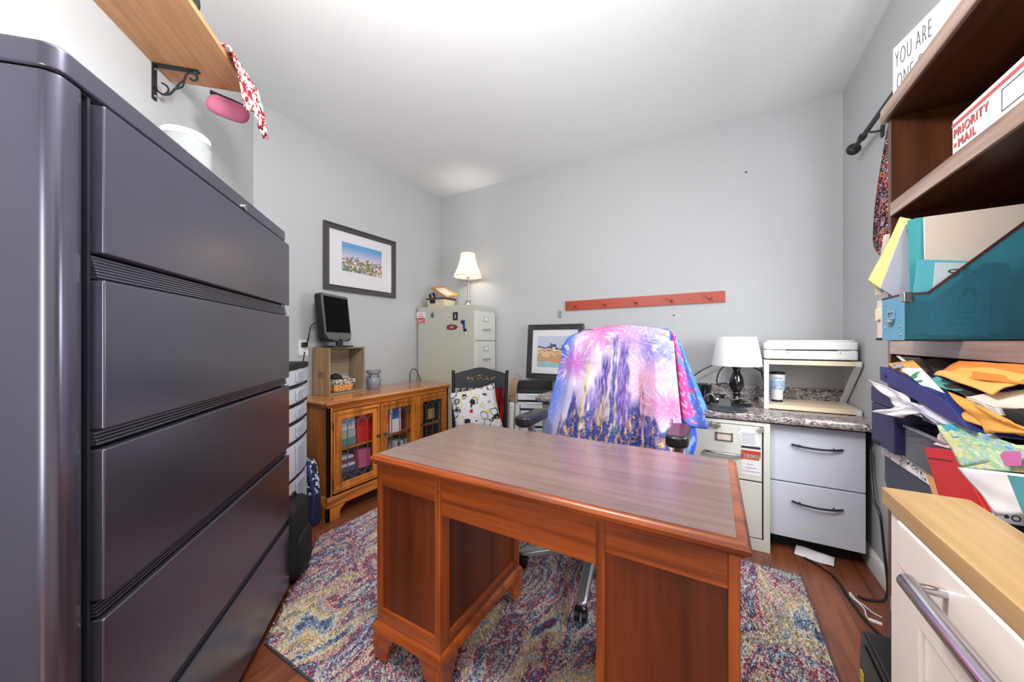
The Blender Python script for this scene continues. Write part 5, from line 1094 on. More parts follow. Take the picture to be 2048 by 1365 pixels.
o = MB().tube([pY(x, y, 2.62) for x, y in ((1422, 790), (1428, 779), (1440, 776), (1452, 786), (1466, 800), (1485, 797), (1500, 806))] + [Vector((0.03, 2.60, KZ + 0.006)), Vector((0.09, 2.57, KZ + 0.005))], 0.0018).build('grey_wire', paint('grey_wire', (150, 150, 150), 0.5)); tag(o, 'thin grey wire looping around the black lamp base', 'cable')
def wire(name, pts, Y, lb, r=0.0045):
    o = MB().tube([pY(x, y, Y) for x, y in pts], r).build(name, M_black); tag(o, lb, 'cable'); return o
wire('black_cable', ((1388, 752), (1402, 742), (1420, 733), (1440, 727), (1470, 725), (1500, 732), (1520, 742), (1532, 752)), 2.88, 'black cable arching over the counter behind the lamp to the stand')
wire('thick_black_cable', ((1470, 728), (1452, 731), (1440, 742), (1434, 758), (1436, 768), (1450, 767), (1470, 778)), 2.90, 'thick black cable curling down the wall left of the black lamp')
wire('printer_cable', ((1528, 720), (1523, 735), (1524, 750), (1527, 762), (1526, 782)), 2.86, 'black printer cable dropping behind the left leg of the stand', 0.003)
o = MB().tube([Vector((0.02, 2.56, KZ + 0.004)), Vector((0.06, 2.53, KZ + 0.004)), Vector((0.10, 2.545, KZ + 0.004)), Vector((0.105, 2.575, KZ + 0.004))], 0.003).build('short_white_cord', M_white); tag(o, 'short white cord lying right of the black lamp base', 'cord')

# ------------------------------------------------------------------ office chair with blanket
OX, OY = -0.50, 1.78
t = root('office_chair', (OX, OY, 0.020), 0, 'black high back office chair with silver base pulled up behind the desk', 'chair')
M_leather = paint('black_leather', (34, 35, 40), 0.35, bump=(180, 0.2, 0.001), coat=0.2)
M_alu = paint('satin_aluminium', (168, 170, 174), 0.35, metal=0.85)
CB = Vector((-0.03, -0.03, 0))
hub = MB(); hub.lathe([(0.002, 0.05), (0.045, 0.055), (0.05, 0.075), (0.045, 0.125), (0.03, 0.135), (0.028, 0.14)], tuple(CB), seg=28); hub.build('hub', M_alu, t)
MB().lathe([(0.026, 0.13), (0.026, 0.30), (0.018, 0.30), (0.018, 0.42)], tuple(CB), seg=20).build('gas_column', M_black, t)
a0 = math.atan2(1.62 - OY, -0.814 - OX)
for k in range(5):
    a = a0 + k * 2 * PI / 5; c_, s_2 = math.cos(a), math.sin(a); rad = 0.36
    rings = []
    for f, w_, zt_, zb_ in ((0.1, 0.030, 0.125, 0.065), (0.5, 0.026, 0.115, 0.078), (0.85, 0.024, 0.092, 0.066), (0.99, 0.024, 0.082, 0.064), (1.03, 0.012, 0.078, 0.066)):
        q = Vector((c_, s_2, 0)) * rad * f + CB; sd = Vector((-s_2, c_, 0)) * w_
        rings.append([q - sd + Vector((0, 0, zb_)), q + sd + Vector((0, 0, zb_)), q + sd * 0.9 + Vector((0, 0, zt_ - 0.008)), q + sd * 0.5 + Vector((0, 0, zt_)), q - sd * 0.5 + Vector((0, 0, zt_)), q - sd * 0.9 + Vector((0, 0, zt_ - 0.008))])
    lg = MB().loft(rings).build('leg', M_alu, t, 0.003, 2)
    cpos = Vector((c_, s_2, 0)) * rad + CB
    cs = MB()
    for s in (-1, 1):
        ax = Vector((-s_2, c_, 0)); ce_ = cpos + ax * 0.016 * s + Vector((0, 0, 0.029)); rg = []
        for off, rr_ in ((-0.010, 0.024), (-0.008, 0.029), (0.008, 0.029), (0.010, 0.024)):
            rg.append([ce_ + ax * off + (Vector((c_, s_2, 0)) * math.cos(2 * PI * i / 24) + Vector((0, 0, 1)) * math.sin(2 * PI * i / 24)) * rr_ for i in range(24)])
        cs.loft(rg)
    cs.build('castor', M_black, lg)
    MB().lathe([(0.020, 0.05), (0.022, 0.06), (0.012, 0.068), (0.008, 0.075)], tuple(cpos), seg=16).build('castor_hood', M_black, lg)
MB().rbox((-0.12, -0.12, 0.41), (0.12, 0.12, 0.44), 0.03, 5).build('seat_plate', M_black, t, 0.004)
puff(-0.28, 0.28, -0.27, 0.24, 0.43, 0.56, 5).build('seat', M_leather, t)
def back_fn():
    rings = []
    for z, w_, y, th in ((0.54, 0.20, 0.235, 0.05), (0.60, 0.25, 0.235, 0.09), (0.75, 0.265, 0.245, 0.10), (0.9, 0.27, 0.26, 0.10), (1.05, 0.265, 0.275, 0.10), (1.15, 0.25, 0.285, 0.095), (1.20, 0.22, 0.29, 0.07), (1.222, 0.16, 0.295, 0.03)):
        rings.append([Vector((w_ * math.copysign(abs(math.cos(a)) ** 0.55, math.cos(a)), y + th / 2 * math.copysign(abs(math.sin(a)) ** 0.7, math.sin(a)), z)) for a in [2 * PI * k / 32 for k in range(32)]])
    return MB().loft(rings)
back_fn().build('backrest', M_leather, t)
for s, xa in ((-1, -0.365), (1, 0.365)):
    ap = MB(); ap.rbox((xa - 0.045, -0.19, 0.705), (xa + 0.045, 0.09, 0.758), 0.035, 6); P = ap.build('arm_pad', M_leather, t, 0.016, 4)
    am = MB(); am.tube([(xa, -0.06, 0.71), (xa, -0.05, 0.66), (xa - s * 0.02, 0.02, 0.56), (xa - s * 0.06, 0.06, 0.46), (xa - s * 0.14, 0.06, 0.435)], 0.020, 12); am.build('arm_support', M_alu, P)
# blanket draped over the backrest
def bl_color(u, v):
    """abstract print: bursts of fireworks above, tall vertical brush strokes below. u across 0..1, v down 0..1"""
    def mixc(a, b, f): f = max(0, min(1, f)); return tuple(a[i] * (1 - f) + b[i] * f for i in range(3))
    n = noise.noise(Vector((u * 5, v * 4, 3))); n2 = noise.noise(Vector((u * 40, v * 9, 7))); n3 = noise.noise(Vector((u * 60, v * 60, 1)))
    c = mixc((232, 214, 232), (206, 188, 226), 0.5 + n)
    c = mixc(c, (70, 110, 214), 1.2 * max(0, 0.16 - u) / 0.16 * (1 if v < 0.25 else 0.3) + max(0, (0.5 - abs(v - 0.55)) * 2) * max(0, 0.2 - u) * 3.2)
    for (bu, bv, br_, col) in ((0.38, 0.03, 0.20, (206, 70, 150)), (0.17, 0.30, 0.17, (176, 70, 178)), (0.86, 0.18, 0.20, (78, 96, 206)), (0.80, 0.40, 0.22, (226, 150, 196)), (0.66, 0.12, 0.15, (168, 120, 196)), (0.93, 0.62, 0.16, (226, 90, 150))):
        du, dv = (u - bu) * 0.75, v - bv; d = math.hypot(du, dv); an = math.atan2(dv, du)
        st = 0.55 + 0.45 * noise.noise(Vector((an * 9, d * 6, bu * 20)))
        if d < br_: c = mixc(c, col, (1 - d / br_) ** 0.7 * (st + 0.15)); 
        if br_ * 0.5 < d < br_ * 1.2 and noise.noise(Vector((an * 14, d * 10, bu * 9))) > 0.3: c = mixc(c, (248, 232, 244), 0.7)
    strokes = [(0.215, 0.56, 0.030, (44, 58, 140)), (0.28, 0.70, 0.045, (40, 50, 120)), (0.355, 0.52, 0.035, (110, 92, 180)), (0.41, 0.40, 0.030, (150, 128, 200)), (0.455, 0.26, 0.040, (84, 66, 168)), (0.50, 0.50, 0.055, (220, 196, 206)), (0.56, 0.60, 0.022, (222, 200, 110)), (0.44, 0.60, 0.018, (226, 200, 110)), (0.605, 0.16, 0.050, (112, 92, 186)), (0.64, 0.42, 0.040, (136, 100, 186)), (0.70, 0.62, 0.045, (48, 56, 132)), (0.745, 0.40, 0.022, (206, 140, 160)), (0.80, 0.72, 0.050, (80, 78, 178)), (0.31, 0.30, 0.016, (222, 206, 130)), (0.53, 0.08, 0.020, (80, 90, 160)), (0.57, 0.8, 0.03, (48, 100, 130)), (0.66, 0.70, 0.02, (214, 150, 90))]
    wob = 0.012 * noise.noise(Vector((u * 6, v * 10, 21)))
    for su, sv, sw_, col in strokes:
        top = sv + 0.05 * noise.noise(Vector((u * 28, su * 9, 5)))
        if v > top - 0.04:
            wv = sw_ * (1 + 0.45 * noise.noise(Vector((su * 30, v * 9, 2))))
            d = abs(u + wob - su) / wv
            if d < 1:
                al = min(1, (v - top + 0.04) / 0.10) * min(1, (1 - d) * 3.5)
                hatch = noise.noise(Vector((u * 70, v * 16, su * 7))); e_ = mixc(col, (244, 230, 244), max(0, hatch) * 1.1); e_ = mixc(e_, (34, 34, 92), max(0, -hatch) * 0.9)
                c = mixc(c, e_, 0.88 * al)
    if v > 0.70:
        f = (v - 0.70) / 0.25; nn = noise.noise(Vector((u * 22, v * 9, 11))); n5 = noise.noise(Vector((u * 46, v * 13, 4))) + 0.6 * noise.noise(Vector((u * 110, v * 60, 4)))
        if 0.12 < u < 0.95:
            al = max(0, min(1, (nn + f * 1.2 - 0.25) * 3)); tgt = (38, 60, 150) if n5 < 0.12 else (198, 138, 88) if n5 < 0.42 else (232, 206, 150)
            c = mixc(c, tgt, 0.85 * al)
    c = mixc(c, (252, 246, 252), max(0, n3) * 0.35)
    return c
def blanket_front(nu=190, nv=190):
    def fn(u, v):
        zt = 1.262 - 0.0 * u
        # silhouette half width grows downwards
        xl = -0.305 - 0.02 * v - 0.11 * v ** 1.3; xr = 0.285 + 0.06 * v ** 1.2
        rnd = (1 - (1 - min(1, v / 0.12)) ** 2) ** 0.5 if v < 0.12 else 1
        k = 0.86 + 0.14 * rnd
        x = (xl * (1 - u) + xr * u) * k
        arch = 0.035 * (1 - (2 * u - 1) ** 2) - 0.035
        z = zt + arch * (1 - v) - v * 0.68 + 0.0 * u
        y = 0.180 - 0.02 * v + (0.02 if v < 0.1 else 0.0)
        if v < 0.08: y += ((0.08 - v) / 0.08) ** 1.5 * 0.14
        ed = abs(2 * u - 1); y += 0.05 * max(0, ed - 0.72) / 0.28
        y -= (0.022 * math.sin(u * 21 + 0.8 + 1.5 * v) + 0.014 * math.sin(u * 37 + 2)) * min(1, v * 1.6 + 0.1) * (0.4 + 0.6 * v)
        y -= 0.035 * v
        return Vector((x, y, z))
    return MB().grid(fn, nu, nv)
def paint_mesh(o, nu, nv, fn):
    me = o.data; ca_ = me.color_attributes.new('Col', 'FLOAT_COLOR', 'POINT'); arr = np.ones((len(me.vertices), 4), np.float32)
    for j in range(nv + 1):
        for i in range(nu + 1): arr[j * (nu + 1) + i] = lin(fn(i / nu, j / nv))
    ca_.data.foreach_set('color', arr.ravel())
M_blk = vcol('printed_plush', 0.9, (260, 0.35, 0.002))
t = root('plush_blanket', (OX + 0.03, OY, 0.0), 0, 'pink, purple and blue printed plush blanket draped over the office chair', 'blanket')
o = blanket_front().build('front_drape', M_blk, t, smooth=180, solid=0.006); paint_mesh(o, 190, 190, bl_color)
# side flap at the right: pink then blue layers
def flap(fn_, name, col, nu=40, nv=60):
    o = MB().grid(fn_, nu, nv).build(name, M_blk, t, smooth=180, solid=0.006); paint_mesh(o, nu, nv, col); return o
def f_r(u, v):
    x = 0.27 + 0.13 * u * (0.30 + 0.8 * v) + 0.035 * v; y = 0.225 + 0.012 * math.sin(u * 9 + v * 2) + 0.03 * u; z = 1.225 - 0.05 * u - v * (0.44 + 0.03 * math.sin(u * 3))
    return Vector((x, y, z))
def c_r(u, v):
    n = noise.noise(Vector((u * 3, v * 8, 0))); c = (222, 74, 150) if u + n * 0.5 < 0.62 else (90, 130, 222)
    if noise.noise(Vector((u * 9, v * 26, 5))) > 0.25: c = tuple(x * 0.5 + 120 for x in c)
    if u < 0.12 or v > 0.95: c = (84, 112, 214)
    return c
flap(f_r, 'right_flap', c_r)
def f_r2(u, v):
    x = 0.285 + 0.14 * u * (0.25 + 0.9 * v); y = 0.30 + 0.015 * math.sin(u * 8); z = 1.2 - 0.06 * u - v * 0.34
    return Vector((x, y, z))
flap(f_r2, 'back_layer', lambda u, v: (74, 132, 222) if noise.noise(Vector((u * 6, v * 9, 2))) < 0.15 else (108, 160, 232))
def f_r3(u, v):
    x = 0.30 + 0.07 * math.sin(PI * min(1, u)) * (0.6 + 0.4 * math.sin(PI * v)) + 0.04 * v * (1 - v) * 4 * u; y = 0.24 + 0.03 * u; z = 0.82 - 0.30 * v
    return Vector((x, y, z))
flap(f_r3, 'lower_fold', lambda u, v: (60, 104, 224) if u + 0.4 * noise.noise(Vector((u * 5, v * 5, 2))) > 0.3 else (150, 190, 240))
def f_l(u, v):
    x = -0.255 - 0.115 * (u ** 0.8) * (1 - 0.15 * v); y = 0.30 + 0.02 * u; z = 1.20 - 0.06 * u - v * 0.13 * (1 - 0.75 * u)
    return Vector((x, y, z))
flap(f_l, 'left_corner', lambda u, v: (40, 66, 170) if u < 0.7 else (66, 98, 196), 20, 20)
def f_b(u, v): return Vector((-0.25 + 0.5 * u, 0.355 + 0.02 * v, 1.24 - 0.5 * v))
flap(f_b, 'back_drape', lambda u, v: (80, 120, 214), 20, 20)
def f_t(u, v): return Vector(((-0.25 + 0.5 * u), 0.29 + 0.07 * v, 1.25 - 0.035 + 0.035 * (1 - (2 * u - 1) ** 2) + 0.004 * math.sin(v * 6)))
# top fold, 

# ------------------------------------------------------------------ bookcase on the right wall
BXF, BYF = 0.45, 1.47          # front plane, far end
BWd, BDp, BHt = 0.92, 0.248, 1.865
t = root('bookcase', (BXF, BYF, 0), -90, 'tall dark wooden bookcase crammed with papers against the right wall', 'bookcase')
# local x runs towards the camera, local y into the wall
BX('side_panel', (0, 0, 0), (0.02, BDp, BHt - 0.04), M_walnut, t, 0.001); BX('side_panel', (BWd - 0.02, 0, 0), (BWd, BDp, BHt - 0.04), M_walnut, t, 0.001)
BX('back_panel', (0.02, BDp - 0.008, 0.05), (BWd - 0.02, BDp - 0.002, BHt - 0.04), M_walnut, t, 0)
for z in (0.10, 0.42, 0.775, 1.17, 1.574):
    S_ = BX('shelf', (0.02, 0.006, z - 0.036), (BWd - 0.02, BDp - 0.009, z), M_walnuth, t, 0.001)
    BX('shelf_edge', (0.02, -0.002, z - 0.038), (BWd - 0.02, 0.0058, z + 0.0), M_edge_sheen, S_, 0.0015)  # paler front strip, gloss reflection put into its colour
S_ = BX('top_board', (-0.008, -0.004, BHt - 0.04), (BWd + 0.008, BDp, BHt), M_walnuth, t, 0.001)
BX('top_edge', (-0.01, -0.014, BHt - 0.042), (BWd + 0.01, -0.0045, BHt + 0.001), M_edge_sheen, S_, 0.003)
BX('plinth', (0.02, 0.01, 0.0), (BWd - 0.02, 0.03, 0.064), M_walnuth, t, 0)

def settle(o, label, cat, group=None):
    """move the origin of a mesh built in room coordinates to its base"""
    me = o.data; n = len(me.vertices); co = np.empty(n * 3, np.float32); me.vertices.foreach_get('co', co); co = co.reshape(n, 3)
    c = Vector(((co[:, 0].min() + co[:, 0].max()) / 2, (co[:, 1].min() + co[:, 1].max()) / 2, float(co[:, 2].min())))
    me.transform(Matrix.Translation(-c)); o.location = c; return tag(o, label, cat, group)
def sub(o, child): child.parent = o; child.data.transform(Matrix.Translation(-o.location)); return child

# on top: sign
t = root('lettered_sign', (0.458, 1.462, BHt + 0.002), -75, 'white sign lettered YOU ARE ONE OF standing on top of the bookcase', 'sign')
BX('board', (0, 0, 0), (0.62, 0.012, 0.165), M_white, t, 0.001)
text('word', 'YOU ARE', 0.070, M_ink, t, (0.010, -0.0012, 0.098), (PI / 2, 0, 0), sx=0.36, space=1.2, bold=-0.0022); text('word', 'ONE OF', 0.070, M_ink, t, (0.016, -0.0012, 0.030), (PI / 2, 0, 0), sx=0.36, space=1.2, bold=-0.0022)
# priority mail box on the second shelf
t = root('mail_box', (0.455, 1.155, 1.576), -90, 'white and red mailing box lettered PRIORITY MAIL on the upper shelf', 'box')
BX('carton', (0, 0, 0), (0.36, 0.20, 0.078), paint('mail_white', (226, 226, 226), 0.5), t, 0.002)
BX('red_stripe', (0.0, -0.0008, 0.061), (0.36, 0.0, 0.068), M_redink, t, 0)
text('word', 'PRIORITY', 0.026, M_redink, t, (0.008, -0.0014, 0.035), (PI / 2, 0, 0), sx=0.95, space=1.1); text('word', 'MAIL', 0.026, M_redink, t, (0.024, -0.0014, 0.010), (PI / 2, 0, 0), sx=0.95, space=1.15)
st_ = MB(); st_.prism([(0.013 + 0.006 * math.cos(PI / 2 + k * PI / 5) * (1 if k % 2 == 0 else 0.42), -0.0014, 0.019 + 0.006 * math.sin(PI / 2 + k * PI / 5) * (1 if k % 2 == 0 else 0.42)) for k in range(10)], (0, 0.001, 0)); st_.build('star', M_redink, t)
frame_ring(0.155, 0.012, 0.23, 0.052, 0.0012, -0.0012, -0.0002).build('address_frame', paint('grey_line', (120, 122, 128), 0.5), t)

# curtain rod and curtain
t = root('curtain_rod', (0.652, 2.546, 2.204), 0, 'black metal curtain rod with round finial high on the right wall', 'rod')
MB().tube([(0, 0, 0), (0, -1.6, 0)], 0.011, 12, False).build('rod', M_iron, t)
MB().lathe([(0.002, 0.04), (0.020, 0.036), (0.030, 0.02), (0.031, 0.012), (0.024, 0.0), (0.012, -0.006), (0.014, -0.014), (0.011, -0.02)], axis='y', seg=24).build('finial', M_iron, t)
MB().lathe([(0.015, -0.13), (0.017, -0.125), (0.017, -0.105), (0.015, -0.10)], axis='y', seg=20).build('collar', M_iron, t)
MB().tube([(0, -0.19, -0.012), (0.02, -0.19, -0.018), (0.054, -0.19, -0.02)], 0.005).build('bracket', M_iron, t); MB().rbox((0.048, -0.205, -0.05), (0.0545, -0.175, 0.01), 0.006, 4, 'x').build('bracket_plate', M_iron, t)
def ring_mat():
    m, nt, b = newmat('ring_print_cloth'); N = nt.nodes.new; Lk = nt.links.new; setin(b, Roughness=0.9)
    tc = N('ShaderNodeTexCoord'); mp = N('ShaderNodeMapping'); mp.inputs['Scale'].default_value = (1, 1, 1); Lk(tc.outputs['Object'], mp.inputs[0]); prev = None
    r0 = N('ShaderNodeRGB'); r0.outputs[0].default_value = lin((34, 26, 42)); prev = r0.outputs[0]
    for k, (scl, cols) in enumerate(((44, ((196, 60, 80), (220, 120, 80))), (37, ((190, 196, 214), (60, 130, 140))), (30, ((220, 130, 80), (150, 40, 80))))):
        m2 = N('ShaderNodeMapping'); m2.inputs['Location'].default_value = (k * 3.1, k * 1.7, k * 0.9); Lk(mp.outputs[0], m2.inputs[0])
        vo = N('ShaderNodeTexVoronoi'); vo.inputs['Scale'].default_value = scl; vo.inputs['Randomness'].default_value = 0.7; Lk(m2.outputs[0], vo.inputs[0])
        a1 = N('ShaderNodeMath'); a1.operation = 'SUBTRACT'; a1.inputs[1].default_value = 0.36; Lk(vo.outputs['Distance'], a1.inputs[0])
        a2 = N('ShaderNodeMath'); a2.operation = 'ABSOLUTE'; Lk(a1.outputs[0], a2.inputs[0]); a3 = N('ShaderNodeMath'); a3.operation = 'LESS_THAN'; a3.inputs[1].default_value = 0.045; Lk(a2.outputs[0], a3.inputs[0])
        sp = N('ShaderNodeSeparateColor'); Lk(vo.outputs['Color'], sp.inputs[0]); cm = N('ShaderNodeMix'); cm.data_type = 'RGBA'; Lk(sp.outputs[0], cm.inputs[0]); cm.inputs[6].default_value = lin(cols[0]); cm.inputs[7].default_value = lin(cols[1])
        mx = N('ShaderNodeMix'); mx.data_type = 'RGBA'; Lk(a3.outputs[0], mx.inputs[0]); Lk(prev, mx.inputs[6]); Lk(cm.outputs[2], mx.inputs[7]); prev = mx.outputs[2]
    Lk(prev, b.inputs['Base Color']); return m
t = root('window_curtain', (0.652, 1.90, 1.55), 0, 'dark curtain with coloured ring print hanging from the rod behind the bookcase', 'curtain')
def cur(u, v):
    z = 0.645 * (1 - v) - 0.02; x = -0.014 + 0.014 * math.sin(u * 30) * (0.5 + 0.5 * v)
    y0 = 0.10 + 0.20 * math.sin(min(1, v / 0.85) * PI / 2) ** 1.3 - (0.10 * ((v - 0.85) / 0.15) ** 2 if v > 0.85 else 0)
    y = y0 * (1 - u) - 0.38 * u
    return Vector((x - 0.012, y, z))
MB().grid(cur, 90, 40).build('drape', ring_mat(), t, solid=0.003)
def lining(u, v):
    p = cur(u * 0.98 + 0.02, v); return Vector((p.x + 0.012, p.y, p.z))
MB().grid(lining, 90, 20).build('lining', paint('lining_grey', (200, 202, 208), 0.9), t, solid=0.002)

# teal magazine box and what stands in it
TX0, TX1, TY0, TY1 = 0.362, 0.625, 1.096, 1.212
zb = 1.172
t = root('teal_file_box', (TX0, TY0, zb), 0, 'translucent teal plastic file box with metal corners on the middle shelf', 'box')
prf = [(0, 0), (TX1 - TX0, 0), (TX1 - TX0, 0.31), (0.245, 0.31), (0.036, 0.101), (0, 0.101)]
L_ = TX1 - TX0; Wd = TY1 - TY0
MB().prism([(x, 0, z) for x, z in prf], (0, 0.0022, 0)).build('side_wall', M_teal, t, 0); MB().prism([(x, Wd - 0.0022, z) for x, z in prf], (0, 0.0022, 0)).build('side_wall', M_teal, t, 0)
BX('front_wall', (-0.001, 0, 0), (0.0015, Wd, 0.099), M_teals, t, 0); BX('base', (0, 0, 0), (L_, Wd, 0.0022), M_teal, t, 0); BX('back_wall', (L_ - 0.002, 0, 0), (L_, Wd, 0.31), M_teal, t, 0)
M_bind = paint('brown_binding', (74, 34, 34), 0.5)
for y in (0.0008, Wd - 0.0008):
    e_ = MB().bar((0, y, 0.101), (0.036, y, 0.101), 0.005, 0.004).bar((0.036, y, 0.101), (0.245, y, 0.31), 0.005, 0.004, (0, 1, 0)); e_.build('edge_binding', M_bind, t)
MB().bar((0, 0, 0.101), (0, Wd, 0.101), 0.004, 0.004).build('front_binding', M_bind, t)
for y in (0.014, Wd - 0.02):
    for z in (0.012, 0.030) if y < 0.05 else (0.030, 0.085): MB().lathe([(0.0028, 0), (0.0022, -0.002), (0.0005, -0.0028)], (-0.001, y, z), axis='x', seg=10).build('rivet', M_chrome, t)
BX('corner_clip', (-0.003, -0.003, 0.084), (0.012, 0.018, 0.1045), M_chrome, t, 0.002)
lh = MB(); 
LH_ = Matrix.Rotation(PI / 2, 4, 'Z')
o = frame_ring(-0.019, -0.010, 0.019, 0.010, 0.004, -0.003, 0.0); o.v = [Vector((p.y - 0.001, -p.x + Wd * 0.52, p.z + 0.058)) for p in o.v]; H_ = o.build('label_holder', M_chrome, t, 0.001)
BX('finger_pull', (-0.012, Wd * 0.52 - 0.014, 0.040), (-0.001, Wd * 0.52 + 0.012, 0.047), M_chrome, H_, 0.003)
# contents (each its own thing, standing in the box)
def YS(name, pix, Y, th, mat, label, cat, wob=0.0):
    P = [pY(x, y, Y) for x, y in pix]; o = MB().prism(P, (0, th, 0)).build(name, mat); return settle(o, label, cat)
o = YS('teal_envelope', ((1836, 519), (2021, 526), (2008, 668), (1818, 668)), 1.112, 0.003, paint('teal_envelope', (86, 176, 192), 0.6), 'teal envelope standing in the teal file box behind the invitation card', 'envelope')
o = YS('invitation_card', ((1871, 525), (1985, 527), (1976, 672), (1856, 670)), 1.107, 0.002, paint('pale_card', (196, 208, 214), 0.6), 'pale invitation card with two champagne glasses in the teal file box', 'card')
def oncard(name, pts, mat): 
    m = MB().prism([pY(x, y, 1.1065) for x, y in pts], (0, -0.0005, 0)).build(name, mat); sub(o, m)
M_dteal = paint('dark_teal_ink', (24, 66, 84), 0.6)
oncard('glass_mark', ((1929, 576), (1938, 575), (1935, 586), (1926, 595), (1922.5, 592)), M_dteal); oncard('glass_mark', ((1940, 576), (1950, 576), (1955, 592), (1951, 596), (1944, 588)), M_dteal)
oncard('stem_mark', ((1923, 594), (1924.3, 595), (1919, 606), (1923, 606.5), (1914, 606)), M_dteal); oncard('stem_mark', ((1952, 595), (1953.2, 594.5), (1955, 606), (1959, 606), (1949, 608)), M_dteal)
for k, (a, b) in enumerate(((1922, 1950), (1916, 1952), (1920, 1946), (1902, 1962))): oncard('print_line', ((a, 614 + 11 * k), (b, 614 + 11 * k), (b, 615.4 + 11 * k), (a, 615.4 + 11 * k)), M_dteal)
tx = text('word', 'FOR', 0.007, M_dteal, o, (0, 0, 0), (PI / 2, 0, 0)); tx.location = pY(1918, 541, 1.1062) - o.location
tx = text('word', 'So', 0.024, M_dteal, o, (0, 0, 0), basis((1, 0, 0.12), (0.3, 0, 1)), sx=1.3, bold=-0.0004); tx.matrix_local = Matrix.Translation(pY(1893, 555, 1.1062) - o.location) @ basis((1, 0, 0.05), (0.3, 0, 1)).to_4x4() @ Matrix.Diagonal((1.4, 1, 1, 1))
YS('cream_folder', ((1850, 434), (2075, 404), (2075, 640), (1853, 640)), 1.128, 0.006, M_cream, 'large cream folder rising out of the teal file box', 'folder')
YS('cream_envelope', ((1848, 436), (1866, 434), (1862, 640), (1853, 640)), 1.1355, 0.004, paint('cream2', (232, 218, 208), 0.8), 'narrow cream envelope edge left of the large cream folder', 'envelope')
for k in range(3):
    YS('teal_folder', ((1815 + 7 * k, 441 - 2 * k), (1850, 434), (1852, 640), (1822 + 6 * k, 640)), 1.146 + 0.008 * k, 0.002, clear('teal_folder_%d' % k, [(96, 196, 204), (70, 172, 186), (120, 206, 212)][k], 0.2, 0.3), ['front', 'middle', 'rear'][k] + ' one of three clear teal folders beside the cream folder', 'folder')
Pg = [pY(x, y, 1.175) for x, y in ((1812, 447), (1828, 590), (1790, 595), (1762, 577))]
settle(MB().prism(Pg, (0, 0.008, 0)).build('grey_pad', paint('pad_grey', (176, 178, 190), 0.8)), 'grey backed writing pad slumping out of the teal file box', 'pad')
c_l = [(1800, 434), (1783, 472), (1765, 508), (1748, 538), (1736, 560)]; c_r_ = [(1824, 439), (1806, 476), (1789, 512), (1774, 546), (1762, 577)]
rings = []
for i, ((ax, ay), (bx_, by)) in enumerate(zip(c_l, c_r_)):
    Yc = 1.19 + 0.004 * i; A_ = pY(ax, ay, Yc); B_ = pY(bx_, by, Yc - 0.016); rings.append([A_, B_, B_ + Vector((0.002, 0.012, -0.002)), A_ + Vector((0.002, 0.012, -0.002))])
settle(MB().loft(rings).build('yellow_pad', paint('legal_yellow', (226, 226, 130), 0.75, var=0.05), smooth=60), 'yellow legal pad curling forward out of the teal file box', 'pad')
YS('cream_flap', ((1768, 470), (1780, 468), (1766, 590), (1750, 590)), 1.222, 0.003, M_cream, 'narrow cream sheet behind the yellow legal pad', 'paper')
t = root('white_file_box', (0.362, 1.217, zb), 0, 'white file box with black corner behind the teal file box', 'box')
MB().prism([(0, 0, 0), (0.24, 0, 0), (0.24, 0, 0.29), (0.20, 0, 0.29), (0.03, 0, 0.10), (0, 0, 0.10)], (0, 0.03, 0)).build('shell', M_cream, t, 0.001)
BX('black_corner', (-0.002, -0.001, -0.0005), (0.02, 0.031, 0.006), M_blackm, t, 0.001); MB().rbox((-0.005, 0.006, 0.05), (0, 0.024, 0.08), 0.004, 4, 'x').build('label', paint('cream_label', (236, 222, 190), 0.7), t)

# ---- lower shelf: bin, trays, binder and the heap of paper
t = root('scroll_rim_bin', (0.385, 0.90, 0.777), 0, 'dark grey storage bin with a black and white scroll patterned rim', 'bin')
BW_ = 0.395
M_scr = blotch('scroll_print', [(236, 234, 232), (236, 234, 232), (40, 40, 46), (236, 234, 232)], 62, (1, 1.0, 1.0), 0.6, kind='dist', pos=[0, 0.2, 0.26, 0.36], const=True)
MB().prism([(0.004, 0.02, 0.0), (0.004, BW_ - 0.025, 0.0), (0.004, BW_ - 0.004, 0.03), (0.004, BW_ - 0.004, 0.118), (0.004, 0.02, 0.118)], (0.20, 0, 0)).build('bin_body', paint('grey_fabric', (70, 76, 90), 0.8, bump=(300, 0.2, 0.001)), t, 0.002)
BX('scroll_rim', (0, 0, 0.095), (0.206, BW_, 0.128), M_scr, t, 0.001)
zt_ = 0.906
t = root('navy_box', (0.362, 1.148, zt_), 0, 'matte navy lidded box on the far end of the scroll rim bin', 'box')
BX('box_body', (0, 0, 0), (0.20, 0.135, 0.103), paint('navy_black', (44, 46, 84), 0.5), t, 0.002); BX('lid', (-0.001, -0.001, 0.105), (0.201, 0.136, 0.146), paint('navy_black', (44, 46, 84), 0.5), t, 0.002)
BX('notch', (-0.002, 0.08, 0.0), (0.0, 0.12, 0.008), M_blackm, t, 0)
t = root('grey_desk_tray', (0.372, 0.955, zt_), 0, 'smoky black plastic organizer tray with compartments beside the navy box', 'tray')
M_smoke = paint('smoke_plastic', (58, 60, 68), 0.2, coat=0.4)
tr = MB(); tr.box((0, 0, 0), (0.16, 0.17, 0.004)); 
for a, c in (((0, 0, 0.004), (0.003, 0.17, 0.070)), ((0.157, 0, 0.004), (0.16, 0.17, 0.085)), ((0.003, 0, 0.004), (0.157, 0.003, 0.070)), ((0.003, 0.167, 0.004), (0.157, 0.17, 0.075)), ((0.003, 0.075, 0.004), (0.157, 0.078, 0.070))): tr.box(a, c)
tr.build('tray_walls', M_smoke, t, 0.001); BX('top_lip', (-0.003, -0.003, 0.0705), (0.004, 0.173, 0.076), paint('grey_lip', (120, 122, 130), 0.3), t, 0.001)
